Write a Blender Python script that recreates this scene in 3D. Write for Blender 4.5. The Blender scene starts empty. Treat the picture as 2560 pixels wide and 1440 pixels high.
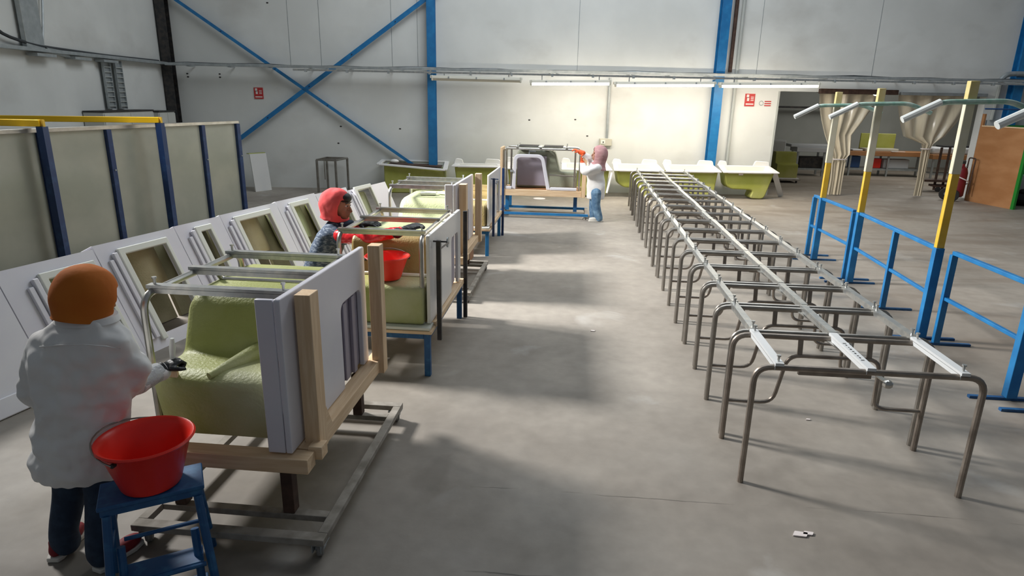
import bpy, bmesh, math, random
from mathutils import Vector, Matrix
random.seed(7)
S = bpy.context.scene
COL = S.collection
R = math.radians
# ------------------------------------------------------------------ camera, world, lights, exposure
H, F = 2.5, 1608.4
YAW, PIT, ROL = R(5.31), R(16.37), R(1.106)
_f = Vector((-math.sin(YAW)*math.cos(PIT), math.cos(YAW)*math.cos(PIT), -math.sin(PIT)))
_r = Vector((math.cos(YAW), math.sin(YAW), 0))
_u = _r.cross(_f)
CR = math.cos(ROL)*_r + math.sin(ROL)*_u
CU = -math.sin(ROL)*_r + math.cos(ROL)*_u
CAM = Vector((0, 0, H))
cd = bpy.data.cameras.new('camera'); cam = bpy.data.objects.new('camera', cd); COL.objects.link(cam)
cd.sensor_width = 36; cd.lens = 36*F/2560; cd.clip_end = 200
cam.matrix_world = Matrix.Translation(CAM) @ Matrix((CR, CU, -_f)).transposed().to_4x4()
S.camera = cam
def ray(x, y): return CR*((x-1280)/F) - CU*((y-720)/F) + _f
def G(x, y, z=0.0):
    d = ray(x, y); return CAM + d*((z-H)/d.z)
def PY(x, y, Y):
    d = ray(x, y); return CAM + d*(Y/d.y)
def PX(x, y, X):
    d = ray(x, y); return CAM + d*(X/d.x)

w = bpy.data.worlds.new('world'); S.world = w; w.use_nodes = True
bg = w.node_tree.nodes['Background']; bg.inputs[0].default_value = (0.80, 0.90, 1.0, 1); bg.inputs[1].default_value = 0.135
def area(name, loc, target, sx, sy, power, col):
    l = bpy.data.lights.new(name, 'AREA'); l.shape = 'RECTANGLE'; l.size = sx; l.size_y = sy
    l.energy = power; l.color = col
    o = bpy.data.objects.new(name, l); COL.objects.link(o); o.location = loc
    o.rotation_euler = (Vector(target)-Vector(loc)).to_track_quat('-Z', 'Y').to_euler()
    return o
hw = area('high_window_light', (-9.6, 8.3, 7.4), (0.9, 8.7, 0), 1.8, 2.2, 950, (1.0, 0.98, 0.95)); hw.data.spread = R(80)
area('overhead_fill', (1.5, 12.5, 9.8), (1.5, 13.5, 0), 10, 6, 820, (0.90, 0.96, 1.0))  # unseen soft fill added overhead to lift the back wall and rear floor
S.view_settings.view_transform = 'Standard'; S.view_settings.look = 'None'
S.view_settings.gamma = 1; S.view_settings.use_curve_mapping = False
S.view_settings.exposure = 0.0

# ------------------------------------------------------------------ materials
MT = {}
def mat(name, col, rough=0.6, metal=0.0, col2=None, scale=4.0, lo=0.4, hi=0.65, bump=0.0, bscale=40.0,
        detail=4.0, stretch=None, spec=0.5, trans=0.0, alpha=1.0, emit=0.0, ecol=None, sheen=0.0):
    m = bpy.data.materials.new(name); m.use_nodes = True
    nt = m.node_tree; N = nt.nodes; L = nt.links; b = N['Principled BSDF']
    b.inputs['Base Color'].default_value = (*col, 1); b.inputs['Roughness'].default_value = rough
    b.inputs['Metallic'].default_value = metal; b.inputs['Specular IOR Level'].default_value = spec
    b.inputs['Transmission Weight'].default_value = trans; b.inputs['Alpha'].default_value = alpha
    b.inputs['Sheen Weight'].default_value = sheen
    if emit:
        b.inputs['Emission Color'].default_value = (*(ecol or col), 1); b.inputs['Emission Strength'].default_value = emit
    tc = N.new('ShaderNodeTexCoord'); mp = N.new('ShaderNodeMapping'); L.new(tc.outputs['Object'], mp.inputs[0])
    if stretch: mp.inputs['Scale'].default_value = stretch
    if col2:
        n = N.new('ShaderNodeTexNoise'); n.inputs['Scale'].default_value = scale; n.inputs['Detail'].default_value = detail
        L.new(mp.outputs[0], n.inputs['Vector'])
        r = N.new('ShaderNodeValToRGB'); r.color_ramp.elements[0].position = lo; r.color_ramp.elements[1].position = hi
        r.color_ramp.elements[0].color = (*col, 1); r.color_ramp.elements[1].color = (*col2, 1)
        L.new(n.outputs[0], r.inputs[0]); L.new(r.outputs[0], b.inputs['Base Color'])
    if bump:
        n2 = N.new('ShaderNodeTexNoise'); n2.inputs['Scale'].default_value = bscale; n2.inputs['Detail'].default_value = 3
        L.new(mp.outputs[0], n2.inputs['Vector'])
        bp = N.new('ShaderNodeBump'); bp.inputs['Strength'].default_value = bump; bp.inputs['Distance'].default_value = 0.02
        L.new(n2.outputs[0], bp.inputs['Height']); L.new(bp.outputs[0], b.inputs['Normal'])
    MT[name] = m
    return m
mat('wall', (0.66, 0.67, 0.65), 0.85, col2=(0.72, 0.73, 0.71), scale=0.9, bump=0.08, bscale=6)
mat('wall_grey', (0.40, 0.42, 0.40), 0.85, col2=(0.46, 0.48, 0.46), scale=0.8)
mat('blue_paint', (0.010, 0.145, 0.37), 0.45, col2=(0.016, 0.19, 0.44), scale=6)
mat('blue_worn', (0.012, 0.085, 0.23), 0.5, col2=(0.03, 0.16, 0.34), scale=14, lo=0.5, hi=0.75)
mat('navy', (0.008, 0.030, 0.105), 0.4, col2=(0.02, 0.065, 0.17), scale=9, lo=0.5, hi=0.8)
mat('dark_steel', (0.035, 0.036, 0.038), 0.5, 0.4, col2=(0.07, 0.06, 0.055), scale=10)
mat('steel', (0.26, 0.24, 0.215), 0.34, 0.85, col2=(0.36, 0.34, 0.31), scale=7, lo=0.35, hi=0.7)
mat('steel_rust', (0.24, 0.205, 0.175), 0.42, 0.7, col2=(0.33, 0.29, 0.25), scale=9)
mat('steel_light', (0.46, 0.45, 0.42), 0.30, 0.9, col2=(0.56, 0.55, 0.52), scale=7)
mat('zinc', (0.46, 0.48, 0.48), 0.34, 0.8, col2=(0.60, 0.60, 0.57), scale=16)
mat('white_bar', (0.66, 0.68, 0.69), 0.45)
mat('galv', (0.36, 0.39, 0.40), 0.45, 0.5, col2=(0.44, 0.47, 0.48), scale=8)
mat('rust', (0.050, 0.026, 0.018), 0.7, col2=(0.085, 0.045, 0.03), scale=12)
mat('dusty_rail', (0.20, 0.18, 0.15), 0.8, col2=(0.36, 0.33, 0.29), scale=7, lo=0.35, hi=0.6)
mat('gelcoat', (0.70, 0.69, 0.76), 0.32, col2=(0.74, 0.74, 0.79), scale=2)
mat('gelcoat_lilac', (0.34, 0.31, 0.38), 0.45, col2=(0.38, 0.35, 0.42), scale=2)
mat('gelcoat_white', (0.80, 0.79, 0.78), 0.25)
mat('trim_white', (0.72, 0.74, 0.68), 0.4)
def fibre(name, a, b2, c):
    m = mat(name, a, 0.5, col2=b2, scale=2.2, lo=0.36, hi=0.66, bump=0.25, bscale=55)
    nt = m.node_tree; N = nt.nodes; L = nt.links; b = N['Principled BSDF']
    src = b.inputs['Base Color'].links[0].from_socket
    n = N.new('ShaderNodeTexNoise'); n.inputs['Scale'].default_value = 0.9; n.inputs['Detail'].default_value = 5
    tc = N.new('ShaderNodeTexCoord'); L.new(tc.outputs['Object'], n.inputs['Vector'])
    r = N.new('ShaderNodeValToRGB'); r.color_ramp.elements[0].position = 0.5; r.color_ramp.elements[1].position = 0.72
    mx = N.new('ShaderNodeMix'); mx.data_type = 'RGBA'
    L.new(n.outputs[0], r.inputs[0]); L.new(r.outputs[0], mx.inputs['Factor']); L.new(src, mx.inputs['A'])
    mx.inputs['B'].default_value = (*c, 1); L.new(mx.outputs['Result'], b.inputs['Base Color'])
fibre('fibre', (0.31, 0.34, 0.085), (0.40, 0.42, 0.17), (0.52, 0.53, 0.36))
fibre('fibre_pale', (0.42, 0.46, 0.25), (0.48, 0.51, 0.32), (0.55, 0.57, 0.40))
fibre('fibre_brown', (0.30, 0.20, 0.06), (0.36, 0.27, 0.10), (0.42, 0.36, 0.18))
fibre('fibre_grey', (0.30, 0.33, 0.25), (0.36, 0.39, 0.30), (0.42, 0.44, 0.36))
fibre('fibre_yellow', (0.33, 0.35, 0.06), (0.40, 0.41, 0.10), (0.48, 0.47, 0.20))
fibre('fibre_bowl', (0.34, 0.28, 0.14), (0.42, 0.37, 0.22), (0.55, 0.50, 0.34))
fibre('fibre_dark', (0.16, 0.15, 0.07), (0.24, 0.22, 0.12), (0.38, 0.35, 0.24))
mat('pine', (0.68, 0.48, 0.29), 0.65, col2=(0.78, 0.59, 0.39), scale=5, stretch=(9, 9, 0.7), bump=0.06)
mat('pine_y', (0.68, 0.48, 0.29), 0.65, col2=(0.78, 0.59, 0.39), scale=5, stretch=(9, 0.7, 9), bump=0.06)
mat('pine_x', (0.68, 0.48, 0.29), 0.65, col2=(0.78, 0.59, 0.39), scale=5, stretch=(0.7, 9, 9), bump=0.06)
mat('red_plastic', (0.85, 0.030, 0.016), 0.35)
mat('yellow', (0.95, 0.58, 0.01), 0.4)
mat('pole_yellow', (0.66, 0.40, 0.03), 0.5, col2=(0.72, 0.46, 0.06), scale=5)
mat('pole_cream', (0.62, 0.58, 0.42), 0.55, col2=(0.66, 0.63, 0.52), scale=5)
mat('pole_tip', (0.62, 0.50, 0.20), 0.55, col2=(0.66, 0.58, 0.34), scale=6)
mat('rubber', (0.02, 0.02, 0.02), 0.6)
mat('wheel_grey', (0.22, 0.21, 0.20), 0.6)
mat('pvc', (0.66, 0.69, 0.68), 0.4)
mat('pvc_green', (0.22, 0.40, 0.33), 0.35, col2=(0.45, 0.56, 0.50), scale=9)
mat('plywood', (0.36, 0.16, 0.06), 0.55, col2=(0.43, 0.21, 0.09), scale=1.4, stretch=(1, 1, 2.5))
mat('green_paint', (0.01, 0.20, 0.02), 0.5)
mat('red_sign', (0.50, 0.03, 0.03), 0.5)
mat('sign_white', (0.75, 0.68, 0.66), 0.6)
mat('sign_dark', (0.03, 0.03, 0.03), 0.6)
mat('box_beige', (0.50, 0.48, 0.40), 0.6)
mat('cabinet', (0.55, 0.55, 0.51), 0.6, col2=(0.60, 0.60, 0.56), scale=3)
mat('white_panel', (0.64, 0.64, 0.63), 0.6)
mat('coat', (0.78, 0.765, 0.75), 0.85, col2=(0.84, 0.83, 0.82), scale=3, bump=0.35, bscale=7)
mat('jeans_dark', (0.012, 0.026, 0.055), 0.85, col2=(0.022, 0.045, 0.085), scale=16, bump=0.2, bscale=14)
mat('jeans', (0.07, 0.15, 0.26), 0.85, col2=(0.20, 0.33, 0.46), scale=9, bump=0.2, bscale=14)
mat('orange_cloth', (0.50, 0.125, 0.008), 0.85, col2=(0.56, 0.16, 0.012), scale=4, bump=0.3, bscale=9)
mat('red_cloth', (0.80, 0.075, 0.08), 0.85, col2=(0.84, 0.11, 0.11), scale=4, bump=0.25, bscale=9)
mat('red_sleeve', (0.56, 0.012, 0.020), 0.22, col2=(0.66, 0.03, 0.035), scale=5, bump=0.5, bscale=13)
mat('mauve_cloth', (0.46, 0.24, 0.25), 0.85, col2=(0.56, 0.33, 0.33), scale=9, bump=0.4, bscale=12, stretch=(1, 1, 2))
mat('vest', (0.045, 0.07, 0.115), 0.9, col2=(0.20, 0.24, 0.30), scale=45, lo=0.48, hi=0.6, stretch=(0.5, 0.5, 1.4))
mat('skin', (0.40, 0.20, 0.13), 0.55, col2=(0.44, 0.23, 0.15), scale=8)
mat('hair', (0.012, 0.010, 0.010), 0.6)
mat('black_glove', (0.010, 0.011, 0.013), 0.45, bump=0.3, bscale=30)
mat('orange_glove', (0.80, 0.11, 0.02), 0.5)
mat('shoe_red', (0.20, 0.006, 0.015), 0.7)
mat('shoe_white', (0.62, 0.60, 0.55), 0.7)
mat('cuff_film', (0.70, 0.72, 0.74), 0.12, alpha=0.75, bump=0.8, bscale=22)
mat('bristle', (0.62, 0.58, 0.46), 0.8)
mat('handle_white', (0.72, 0.74, 0.70), 0.35)
mat('film', (0.74, 0.66, 0.50), 0.2, col2=(0.66, 0.58, 0.44), scale=3, stretch=(4, 4, 0.5), alpha=0.88)
mat('dark_stuff', (0.015, 0.015, 0.016), 0.7)
mat('extinguisher_red', (0.16, 0.008, 0.012), 0.4)
mat('blue_plastic', (0.03, 0.09, 0.25), 0.5)
mat('pale_board', (0.55, 0.57, 0.60), 0.6)
mat('lamp_on', (1, 0.93, 0.80), 0.5, emit=62.0, ecol=(1.0, 0.88, 0.70))
mat('lamp_off', (0.62, 0.60, 0.52), 0.4)
mat('far_lamp', (1, 1, 1), 0.5, emit=12.0, ecol=(0.9, 0.97, 1.0))
mat('cable', (0.04, 0.045, 0.05), 0.6)
def floor_mat():
    m = bpy.data.materials.new('concrete'); m.use_nodes = True; MT['concrete'] = m
    nt = m.node_tree; N = nt.nodes; L = nt.links; b = N['Principled BSDF']
    geo = N.new('ShaderNodeNewGeometry'); pos = geo.outputs['Position']
    def noise(sc, det=5, dist=0.0, vec=pos):
        n = N.new('ShaderNodeTexNoise'); n.inputs['Scale'].default_value = sc; n.inputs['Detail'].default_value = det
        n.inputs['Distortion'].default_value = dist; L.new(vec, n.inputs['Vector']); return n.outputs[0]
    def ramp(s, a, c, e0=(0, 0, 0), e1=(1, 1, 1)):
        r = N.new('ShaderNodeValToRGB'); r.color_ramp.elements[0].position = a; r.color_ramp.elements[1].position = c
        r.color_ramp.elements[0].color = (*e0, 1); r.color_ramp.elements[1].color = (*e1, 1); L.new(s, r.inputs[0]); return r.outputs[0]
    def mix(f, a, c):
        x = N.new('ShaderNodeMix'); x.data_type = 'RGBA'; L.new(f, x.inputs['Factor'])
        for s, k in ((a, 'A'), (c, 'B')):
            if isinstance(s, tuple): x.inputs[k].default_value = (*s, 1)
            else: L.new(s, x.inputs[k])
        return x.outputs['Result']
    def math_(op, a, c=None):
        x = N.new('ShaderNodeMath'); x.operation = op
        for i, s in enumerate((a, c)):
            if s is None: continue
            if isinstance(s, (int, float)): x.inputs[i].default_value = s
            else: L.new(s, x.inputs[i])
        return x.outputs[0]
    base = ramp(noise(0.5, 6), 0.32, 0.68, (0.225, 0.198, 0.168), (0.345, 0.312, 0.270))
    fine = ramp(noise(7, 8), 0.3, 0.75, (0.88, 0.88, 0.88), (1.08, 1.08, 1.08))
    mm = N.new('ShaderNodeMix'); mm.data_type = 'RGBA'; mm.blend_type = 'MULTIPLY'; mm.inputs['Factor'].default_value = 1
    L.new(base, mm.inputs['A']); L.new(fine, mm.inputs['B']); c = mm.outputs['Result']
    # pale powder splashes
    c = mix(math_('MULTIPLY', ramp(noise(1.1, 7, 0.6), 0.62, 0.74), 0.5), c, (0.50, 0.49, 0.47))
    sep = N.new('ShaderNodeSeparateXYZ'); L.new(pos, sep.inputs[0]); X, Y = sep.outputs['X'], sep.outputs['Y']
    # dirty stained zone beyond the blue railing
    mr = N.new('ShaderNodeMapRange'); mr.inputs['From Min'].default_value = 2.8; mr.inputs['From Max'].default_value = 4.4; L.new(X, mr.inputs['Value'])
    mp = N.new('ShaderNodeMapping'); mp.inputs['Scale'].default_value = (0.55, 1.7, 1); L.new(pos, mp.inputs[0])
    st = ramp(noise(1.0, 8, 0.4, mp.outputs[0]), 0.50, 0.62)
    c = mix(math_('MULTIPLY', math_('MULTIPLY', st, mr.outputs[0]), 0.5), c, (0.16, 0.125, 0.095))
    c = mix(math_('MULTIPLY', mr.outputs[0], 0.22), c, (0.27, 0.215, 0.165))
    # dark oil blots
    c = mix(math_('MULTIPLY', ramp(noise(0.8, 6, 1.0), 0.64, 0.72), 0.4), c, (0.16, 0.14, 0.115))
    # cracks running across the slab
    for y0, amp, sc, wd in ((2.93, 0.35, 0.45, 0.006), (3.75, 0.25, 0.6, 0.004)):
        cv = N.new('ShaderNodeCombineXYZ'); L.new(X, cv.inputs[0]); cv.inputs[1].default_value = y0
        nx = noise(sc, 9, 0, cv.outputs[0])
        d = math_('ABSOLUTE', math_('SUBTRACT', math_('SUBTRACT', Y, y0), math_('MULTIPLY', math_('SUBTRACT', nx, 0.5), amp)))
        k = math_('MULTIPLY', math_('LESS_THAN', d, wd), ramp(noise(2.3, 3), 0.42, 0.58))
        k = math_('MULTIPLY', k, math_('GREATER_THAN', X, -0.6))
        c = mix(math_('MULTIPLY', k, 0.75), c, (0.07, 0.06, 0.05))
    L.new(c, b.inputs['Base Color'])
    L.new(ramp(noise(1.5, 5), 0.3, 0.7, (0.5,)*3, (0.75,)*3), b.inputs['Roughness'])
    bp = N.new('ShaderNodeBump'); bp.inputs['Strength'].default_value = 0.15; bp.inputs['Distance'].default_value = 0.01
    L.new(noise(14, 8), bp.inputs['Height']); L.new(bp.outputs[0], b.inputs['Normal'])
floor_mat()
def wall_grime(m):
    nt = MT[m].node_tree; N = nt.nodes; L = nt.links; b = N['Principled BSDF']
    src = b.inputs['Base Color'].links[0].from_socket
    geo = N.new('ShaderNodeNewGeometry'); mp = N.new('ShaderNodeMapping'); mp.inputs['Scale'].default_value = (0.5, 0.5, 0.8)
    L.new(geo.outputs['Position'], mp.inputs[0])
    n = N.new('ShaderNodeTexNoise'); n.inputs['Scale'].default_value = 1.0; n.inputs['Detail'].default_value = 9; L.new(mp.outputs[0], n.inputs['Vector'])
    r = N.new('ShaderNodeValToRGB'); r.color_ramp.elements[0].position = 0.56; r.color_ramp.elements[1].position = 0.78
    r.color_ramp.elements[1].color = (0.45, 0.45, 0.45, 1)
    mx = N.new('ShaderNodeMix'); mx.data_type = 'RGBA'; L.new(n.outputs[0], r.inputs[0]); L.new(r.outputs[0], mx.inputs['Factor'])
    L.new(src, mx.inputs['A']); mx.inputs['B'].default_value = (0.36, 0.34, 0.31, 1); L.new(mx.outputs['Result'], b.inputs['Base Color'])
wall_grime('wall')

# ------------------------------------------------------------------ mesh helpers
V = Vector
MOF = {}
def fillet(pts, r, n=5):
    pts = [V(p) for p in pts]; out = [pts[0]]
    for i in range(1, len(pts)-1):
        a, p, c = pts[i-1], pts[i], pts[i+1]
        d1 = (a-p); d2 = (c-p); rr = min(r, d1.length*0.49, d2.length*0.49)
        p1 = p+d1.normalized()*rr; p2 = p+d2.normalized()*rr
        for k in range(n+1):
            t = k/n; out.append(p1*(1-t)**2 + p*2*t*(1-t) + p2*t*t)
    out.append(pts[-1]); return out
class MB:
    def __init__(s): s.v = []; s.f = []
    def add(s, vs, fs):
        o = len(s.v); s.v += [V(v) for v in vs]; s.f += [tuple(i+o for i in f) for f in fs]; return s
    def box(s, c, size, rz=0, rot=None):
        m = rot if rot else Matrix.Rotation(rz, 3, 'Z')
        hx, hy, hz = size[0]/2, size[1]/2, size[2]/2
        vs = [V(c)+m@V((x*hx, y*hy, z*hz)) for x in (-1, 1) for y in (-1, 1) for z in (-1, 1)]
        return s.add(vs, [(0, 1, 3, 2), (4, 6, 7, 5), (0, 4, 5, 1), (2, 3, 7, 6), (0, 2, 6, 4), (1, 5, 7, 3)])
    def bx(s, x0, x1, y0, y1, z0, z1): return s.box(((x0+x1)/2, (y0+y1)/2, (z0+z1)/2), (abs(x1-x0), abs(y1-y0), abs(z1-z0)))
    def bar(s, p0, p1, wd, ht, up=(0, 0, 1)):
        p0, p1 = V(p0), V(p1); d = (p1-p0); L = d.length; d.normalize(); up = V(up)
        sd = d.cross(up)
        if sd.length < 1e-4: up = V((0, 1, 0)); sd = d.cross(up)
        sd.normalize(); u = sd.cross(d)
        return s.box((p0+p1)/2, (L, wd, ht), rot=Matrix((d, sd, u)).transposed())
    def tube(s, pts, r, seg=10, cap=True, radii=None, flat=1.0):
        pts = [V(p) for p in pts]; n = len(pts); vs = []; fs = []
        t0 = (pts[1]-pts[0]).normalized(); ref = V((0, 0, 1)) if abs(t0.z) < 0.9 else V((0, 1, 0))
        nx = t0.cross(ref).normalized()
        for i in range(n):
            t = ((pts[min(i+1, n-1)]-pts[max(i-1, 0)])).normalized()
            nx = (nx - t*nx.dot(t)).normalized(); ny = t.cross(nx)
            rr = radii[i] if radii else r
            for k in range(seg):
                a = 2*math.pi*k/seg; vs.append(pts[i]+nx*rr*math.cos(a)+ny*rr*flat*math.sin(a))
        for i in range(n-1):
            for k in range(seg):
                k2 = (k+1) % seg; fs.append((i*seg+k, i*seg+k2, (i+1)*seg+k2, (i+1)*seg+k))
        if cap: fs.append(tuple(range(seg-1, -1, -1))); fs.append(tuple((n-1)*seg+k for k in range(seg)))
        return s.add(vs, fs)
    def rings(s, rr, seg=24):
        # rr: list of (centre, rx, ry, rotz) or lists of points
        vs = []; fs = []
        for c, rx, ry, rz in rr:
            for k in range(seg):
                a = 2*math.pi*k/seg; p = V((rx*math.cos(a), ry*math.sin(a), 0)); vs.append(V(c)+Matrix.Rotation(rz, 3, 'Z')@p)
        for i in range(len(rr)-1):
            for k in range(seg):
                k2 = (k+1) % seg; fs.append((i*seg+k, i*seg+k2, (i+1)*seg+k2, (i+1)*seg+k))
        fs.append(tuple(range(seg-1, -1, -1))); fs.append(tuple((len(rr)-1)*seg+k for k in range(seg)))
        return s.add(vs, fs)
    def lathe(s, prof, c, seg=24, axis=(0, 0, 1), close=True):
        ax = V(axis).normalized(); q = V((0, 0, 1)).rotation_difference(ax).to_matrix(); vs = []; fs = []
        for r_, z in prof:
            for k in range(seg):
                a = 2*math.pi*k/seg; vs.append(V(c)+q@V((r_*math.cos(a), r_*math.sin(a), z)))
        n = len(prof)
        for i in range(n-1):
            for k in range(seg):
                k2 = (k+1) % seg; fs.append((i*seg+k, i*seg+k2, (i+1)*seg+k2, (i+1)*seg+k))
        if close: fs.append(tuple(range(seg-1, -1, -1))); fs.append(tuple((n-1)*seg+k for k in range(seg)))
        return s.add(vs, fs)
    def prism(s, poly, o, e1, e2, ext):
        o, e1, e2, ext = V(o), V(e1), V(e2), V(ext); n = len(poly)
        vs = [o+e1*a+e2*b for a, b in poly]; vs += [v+ext for v in vs]
        fs = [tuple(range(n-1, -1, -1)), tuple(range(n, 2*n))] + [(i, (i+1) % n, n+(i+1) % n, n+i) for i in range(n)]
        return s.add(vs, fs)
    def ell(s, c, rx, ry, rz, seg=16, rg=10, rot=None):
        vs = []; fs = []; m = rot or Matrix.Identity(3)
        for i in range(rg+1):
            th = math.pi*(i/rg*0.98+0.01)
            for k in range(seg):
                a = 2*math.pi*k/seg; vs.append(V(c)+m@V((rx*math.sin(th)*math.cos(a), ry*math.sin(th)*math.sin(a), rz*math.cos(th))))
        for i in range(rg):
            for k in range(seg):
                k2 = (k+1) % seg; fs.append((i*seg+k, (i+1)*seg+k, (i+1)*seg+k2, i*seg+k2))
        fs.append(tuple(range(seg))); fs.append(tuple(rg*seg+k for k in range(seg-1, -1, -1)))
        return s.add(vs, fs)
def build(name, mb, m, parent=None, bevel=0.0, smooth=True, local=False, seg=2, kind=None, ang=35):
    me = bpy.data.meshes.new(name); o = bpy.data.objects.new(name, me); COL.objects.link(o)
    vs = mb.v
    if parent is not None:
        if not local:
            inv = MOF[parent].inverted(); vs = [inv@v for v in vs]
        o.parent = parent; MOF[o] = MOF[parent]
    else:
        xs = [v.x for v in vs]; ys = [v.y for v in vs]; zs = [v.z for v in vs]
        org = V(((min(xs)+max(xs))/2, (min(ys)+max(ys))/2, min(zs))); vs = [v-org for v in vs]
        o.location = org; MOF[o] = Matrix.Translation(org)
    me.from_pydata([tuple(v) for v in vs], [], mb.f); me.update()
    bm = bmesh.new(); bm.from_mesh(me); bmesh.ops.delete(bm, geom=[v for v in bm.verts if not v.link_faces], context='VERTS'); bmesh.ops.recalc_face_normals(bm, faces=bm.faces); bm.to_mesh(me); bm.free()
    me.materials.append(MT[m] if isinstance(m, str) else m)
    if smooth:
        me.shade_smooth(); me.set_sharp_from_angle(angle=R(ang))
    if bevel:
        b = o.modifiers.new('bevel', 'BEVEL'); b.width = bevel; b.segments = seg; b.limit_method = 'ANGLE'; b.angle_limit = R(30)
        b.harden_normals = False
    if kind: o['kind'] = kind
    return o
def remesh(o, vox, it=6, fac=0.5):
    m = o.modifiers.new('remesh', 'REMESH'); m.mode = 'VOXEL'; m.voxel_size = vox; m.use_smooth_shade = True
    s_ = o.modifiers.new('smooth', 'SMOOTH'); s_.iterations = it; s_.factor = fac
def thing(name, label, cat, loc=(0, 0, 0), rz=0.0, group=None):
    o = bpy.data.objects.new(name, None); COL.objects.link(o); o.empty_display_size = 0.1
    o.location = loc; o.rotation_euler = (0, 0, rz); MOF[o] = Matrix.Translation(V(loc)) @ Matrix.Rotation(rz, 4, 'Z')
    o['label'] = label; o['category'] = cat
    if group: o['group'] = group
    return o
def tag(o, label, cat, group=None):
    o['label'] = label; o['category'] = cat
    if group: o['group'] = group
    return o
def struct(name, mb, m, **k):
    o = build(name, mb, m, **k); o['kind'] = 'structure'; return o
def kids(o): return [c for c in COL.objects if c.parent == o]
def copy_tree(o, parent=None):
    c = o.copy(); COL.objects.link(c); c.parent = parent; MOF[c] = MOF[o]
    for k in list(o.children): copy_tree(k, c)
    return c

# ------------------------------------------------------------------ setting
struct('floor', MB().bx(-16, 26, -3, 34, -0.2, 0.0), 'concrete', smooth=False)
W0 = V((-8.4, 17.4, 0)); W1 = V((8.5, 19.4, 0)); WE = (W1-W0).normalized(); WN = WE.cross(V((0, 0, 1)))
WR = math.atan2(WE.y, WE.x); UPZ = V((0, 0, 1))
def wp(u, z, off=0.0): return W0+WE*u+UPZ*z+WN*off
def wu(x, y, off=0.0):
    o = W0+WN*off; d = ray(x, y); t = (o-CAM).dot(WN)/d.dot(WN); p = CAM+d*t-W0; return p.dot(WE), p.z
def wq(x, y, off=0.0): u, z = wu(x, y, off); return wp(u, z, off)
TH = 0.25
def wallbox(mb, u0, u1, z0, z1, off0=0.0, off1=-TH):
    return mb.prism([(u0, z0), (u1, z0), (u1, z1), (u0, z1)], W0+WN*off0, WE, UPZ, WN*(off1-off0))
UO, UE, ZO = 13.98, 19.75, 2.84
wm = MB(); wallbox(wm, -2.75, UO, 0, 8.2); wallbox(wm, UO, UE, ZO, 8.2); wallbox(wm, UE, 30, 0, 8.2)
wb = struct('wall_back', wm, 'wall', smooth=False)
# panel seams of the cladding: thin dark grooves standing on the wall face
for px, in ((720,), (798,), (978,), (1043,), (1448,), (1905,), (2200,)):
    u, _ = wu(px, 60); build('panel_seam', wallbox(MB(), u-0.006, u+0.006, 3.25 if px != 1448 else 3.2, 8.0, 0.004, -0.01), 'galv', wb, smooth=False)
UC = -2.6
LD = -WN
lw_o = struct('wall_left', MB().prism([(0.3, 0), (-16, 0), (-16, 8.2), (0.3, 8.2)], wp(UC, 0), LD, UPZ, -WE*TH), 'wall', smooth=False)
def lp(y, z, off=0.0): return wp(UC, z)-LD*y+WE*off      # y metres from the corner towards the viewer
def lu(px, py, off=0.0):
    o = wp(UC, 0)+WE*off; d = ray(px, py); t = (o-CAM).dot(WE)/d.dot(WE); p = CAM+d*t-wp(UC, 0); return -p.dot(LD), p.z
# next room through the opening
FAR = 9.5
fm = MB(); fm.prism([(9, 0), (34, 0), (34, 6), (9, 6)], W0-WN*FAR, WE, UPZ, -WN*0.2)
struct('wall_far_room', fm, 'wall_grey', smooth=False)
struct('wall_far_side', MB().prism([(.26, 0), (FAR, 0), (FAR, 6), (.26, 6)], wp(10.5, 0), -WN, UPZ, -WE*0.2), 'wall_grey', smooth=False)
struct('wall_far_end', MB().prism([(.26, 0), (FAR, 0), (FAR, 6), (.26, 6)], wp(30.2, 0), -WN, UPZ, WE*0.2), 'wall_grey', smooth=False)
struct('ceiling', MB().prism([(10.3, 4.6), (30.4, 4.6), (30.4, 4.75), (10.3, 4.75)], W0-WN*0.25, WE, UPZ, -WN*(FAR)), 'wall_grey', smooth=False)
tb = MB(); wallbox(tb, 15.05, 17.2, 2.80, 2.93, 0.14, 0.0)
struct('trim_1', tb, 'rust', bevel=0.01)                       # brown beam over the opening
struct('trim_2', wallbox(MB(), 17.3, 19.7, 2.80, 2.88, 0.12, 0.0), 'galv', bevel=0.005)
struct('trim_3', wallbox(MB(), UO-0.03, UO+0.02, 0, ZO, 0.01, -TH-0.01), 'wall_grey', smooth=False)
# a shelf of lintel in the next room seen under the beam
struct('trim_4', MB().prism([(13.9, 2.35), (21.0, 2.35), (21.0, 2.43), (13.9, 2.43)], W0-WN*8.9, WE, UPZ, -WN*0.2), 'dark_steel', smooth=False)
# columns
def column(u, wd, m, label, zt=8.1):
    c = thing('steel_column', label, 'column', wp(u, 0, 0.12), WR)
    b = MB(); wallbox(b, u-wd/2, u+wd/2, 0, zt, 0.24, 0.225); build('front_flange', b, m, c)
    b = MB(); wallbox(b, u-0.012, u+0.012, 0, zt, 0.225, 0.02); build('web', b, m, c)
    b = MB(); wallbox(b, u-wd/2, u+wd/2, 0, zt, 0.02, 0.004); build('rear_flange', b, m, c)
column(4.50, 0.22, 'blue_paint', 'bright blue steel column at the right end of the crossed wall braces')
column(12.22, 0.24, 'blue_paint', 'bright blue steel column behind the lit fluorescent lamps')
column(20.42, 0.26, 'blue_paint', 'bright blue steel column behind the orange plywood board')
column(UC+0.17, 0.24, 'dark_steel', 'dark grey steel column in the corner of the two white walls')
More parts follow.
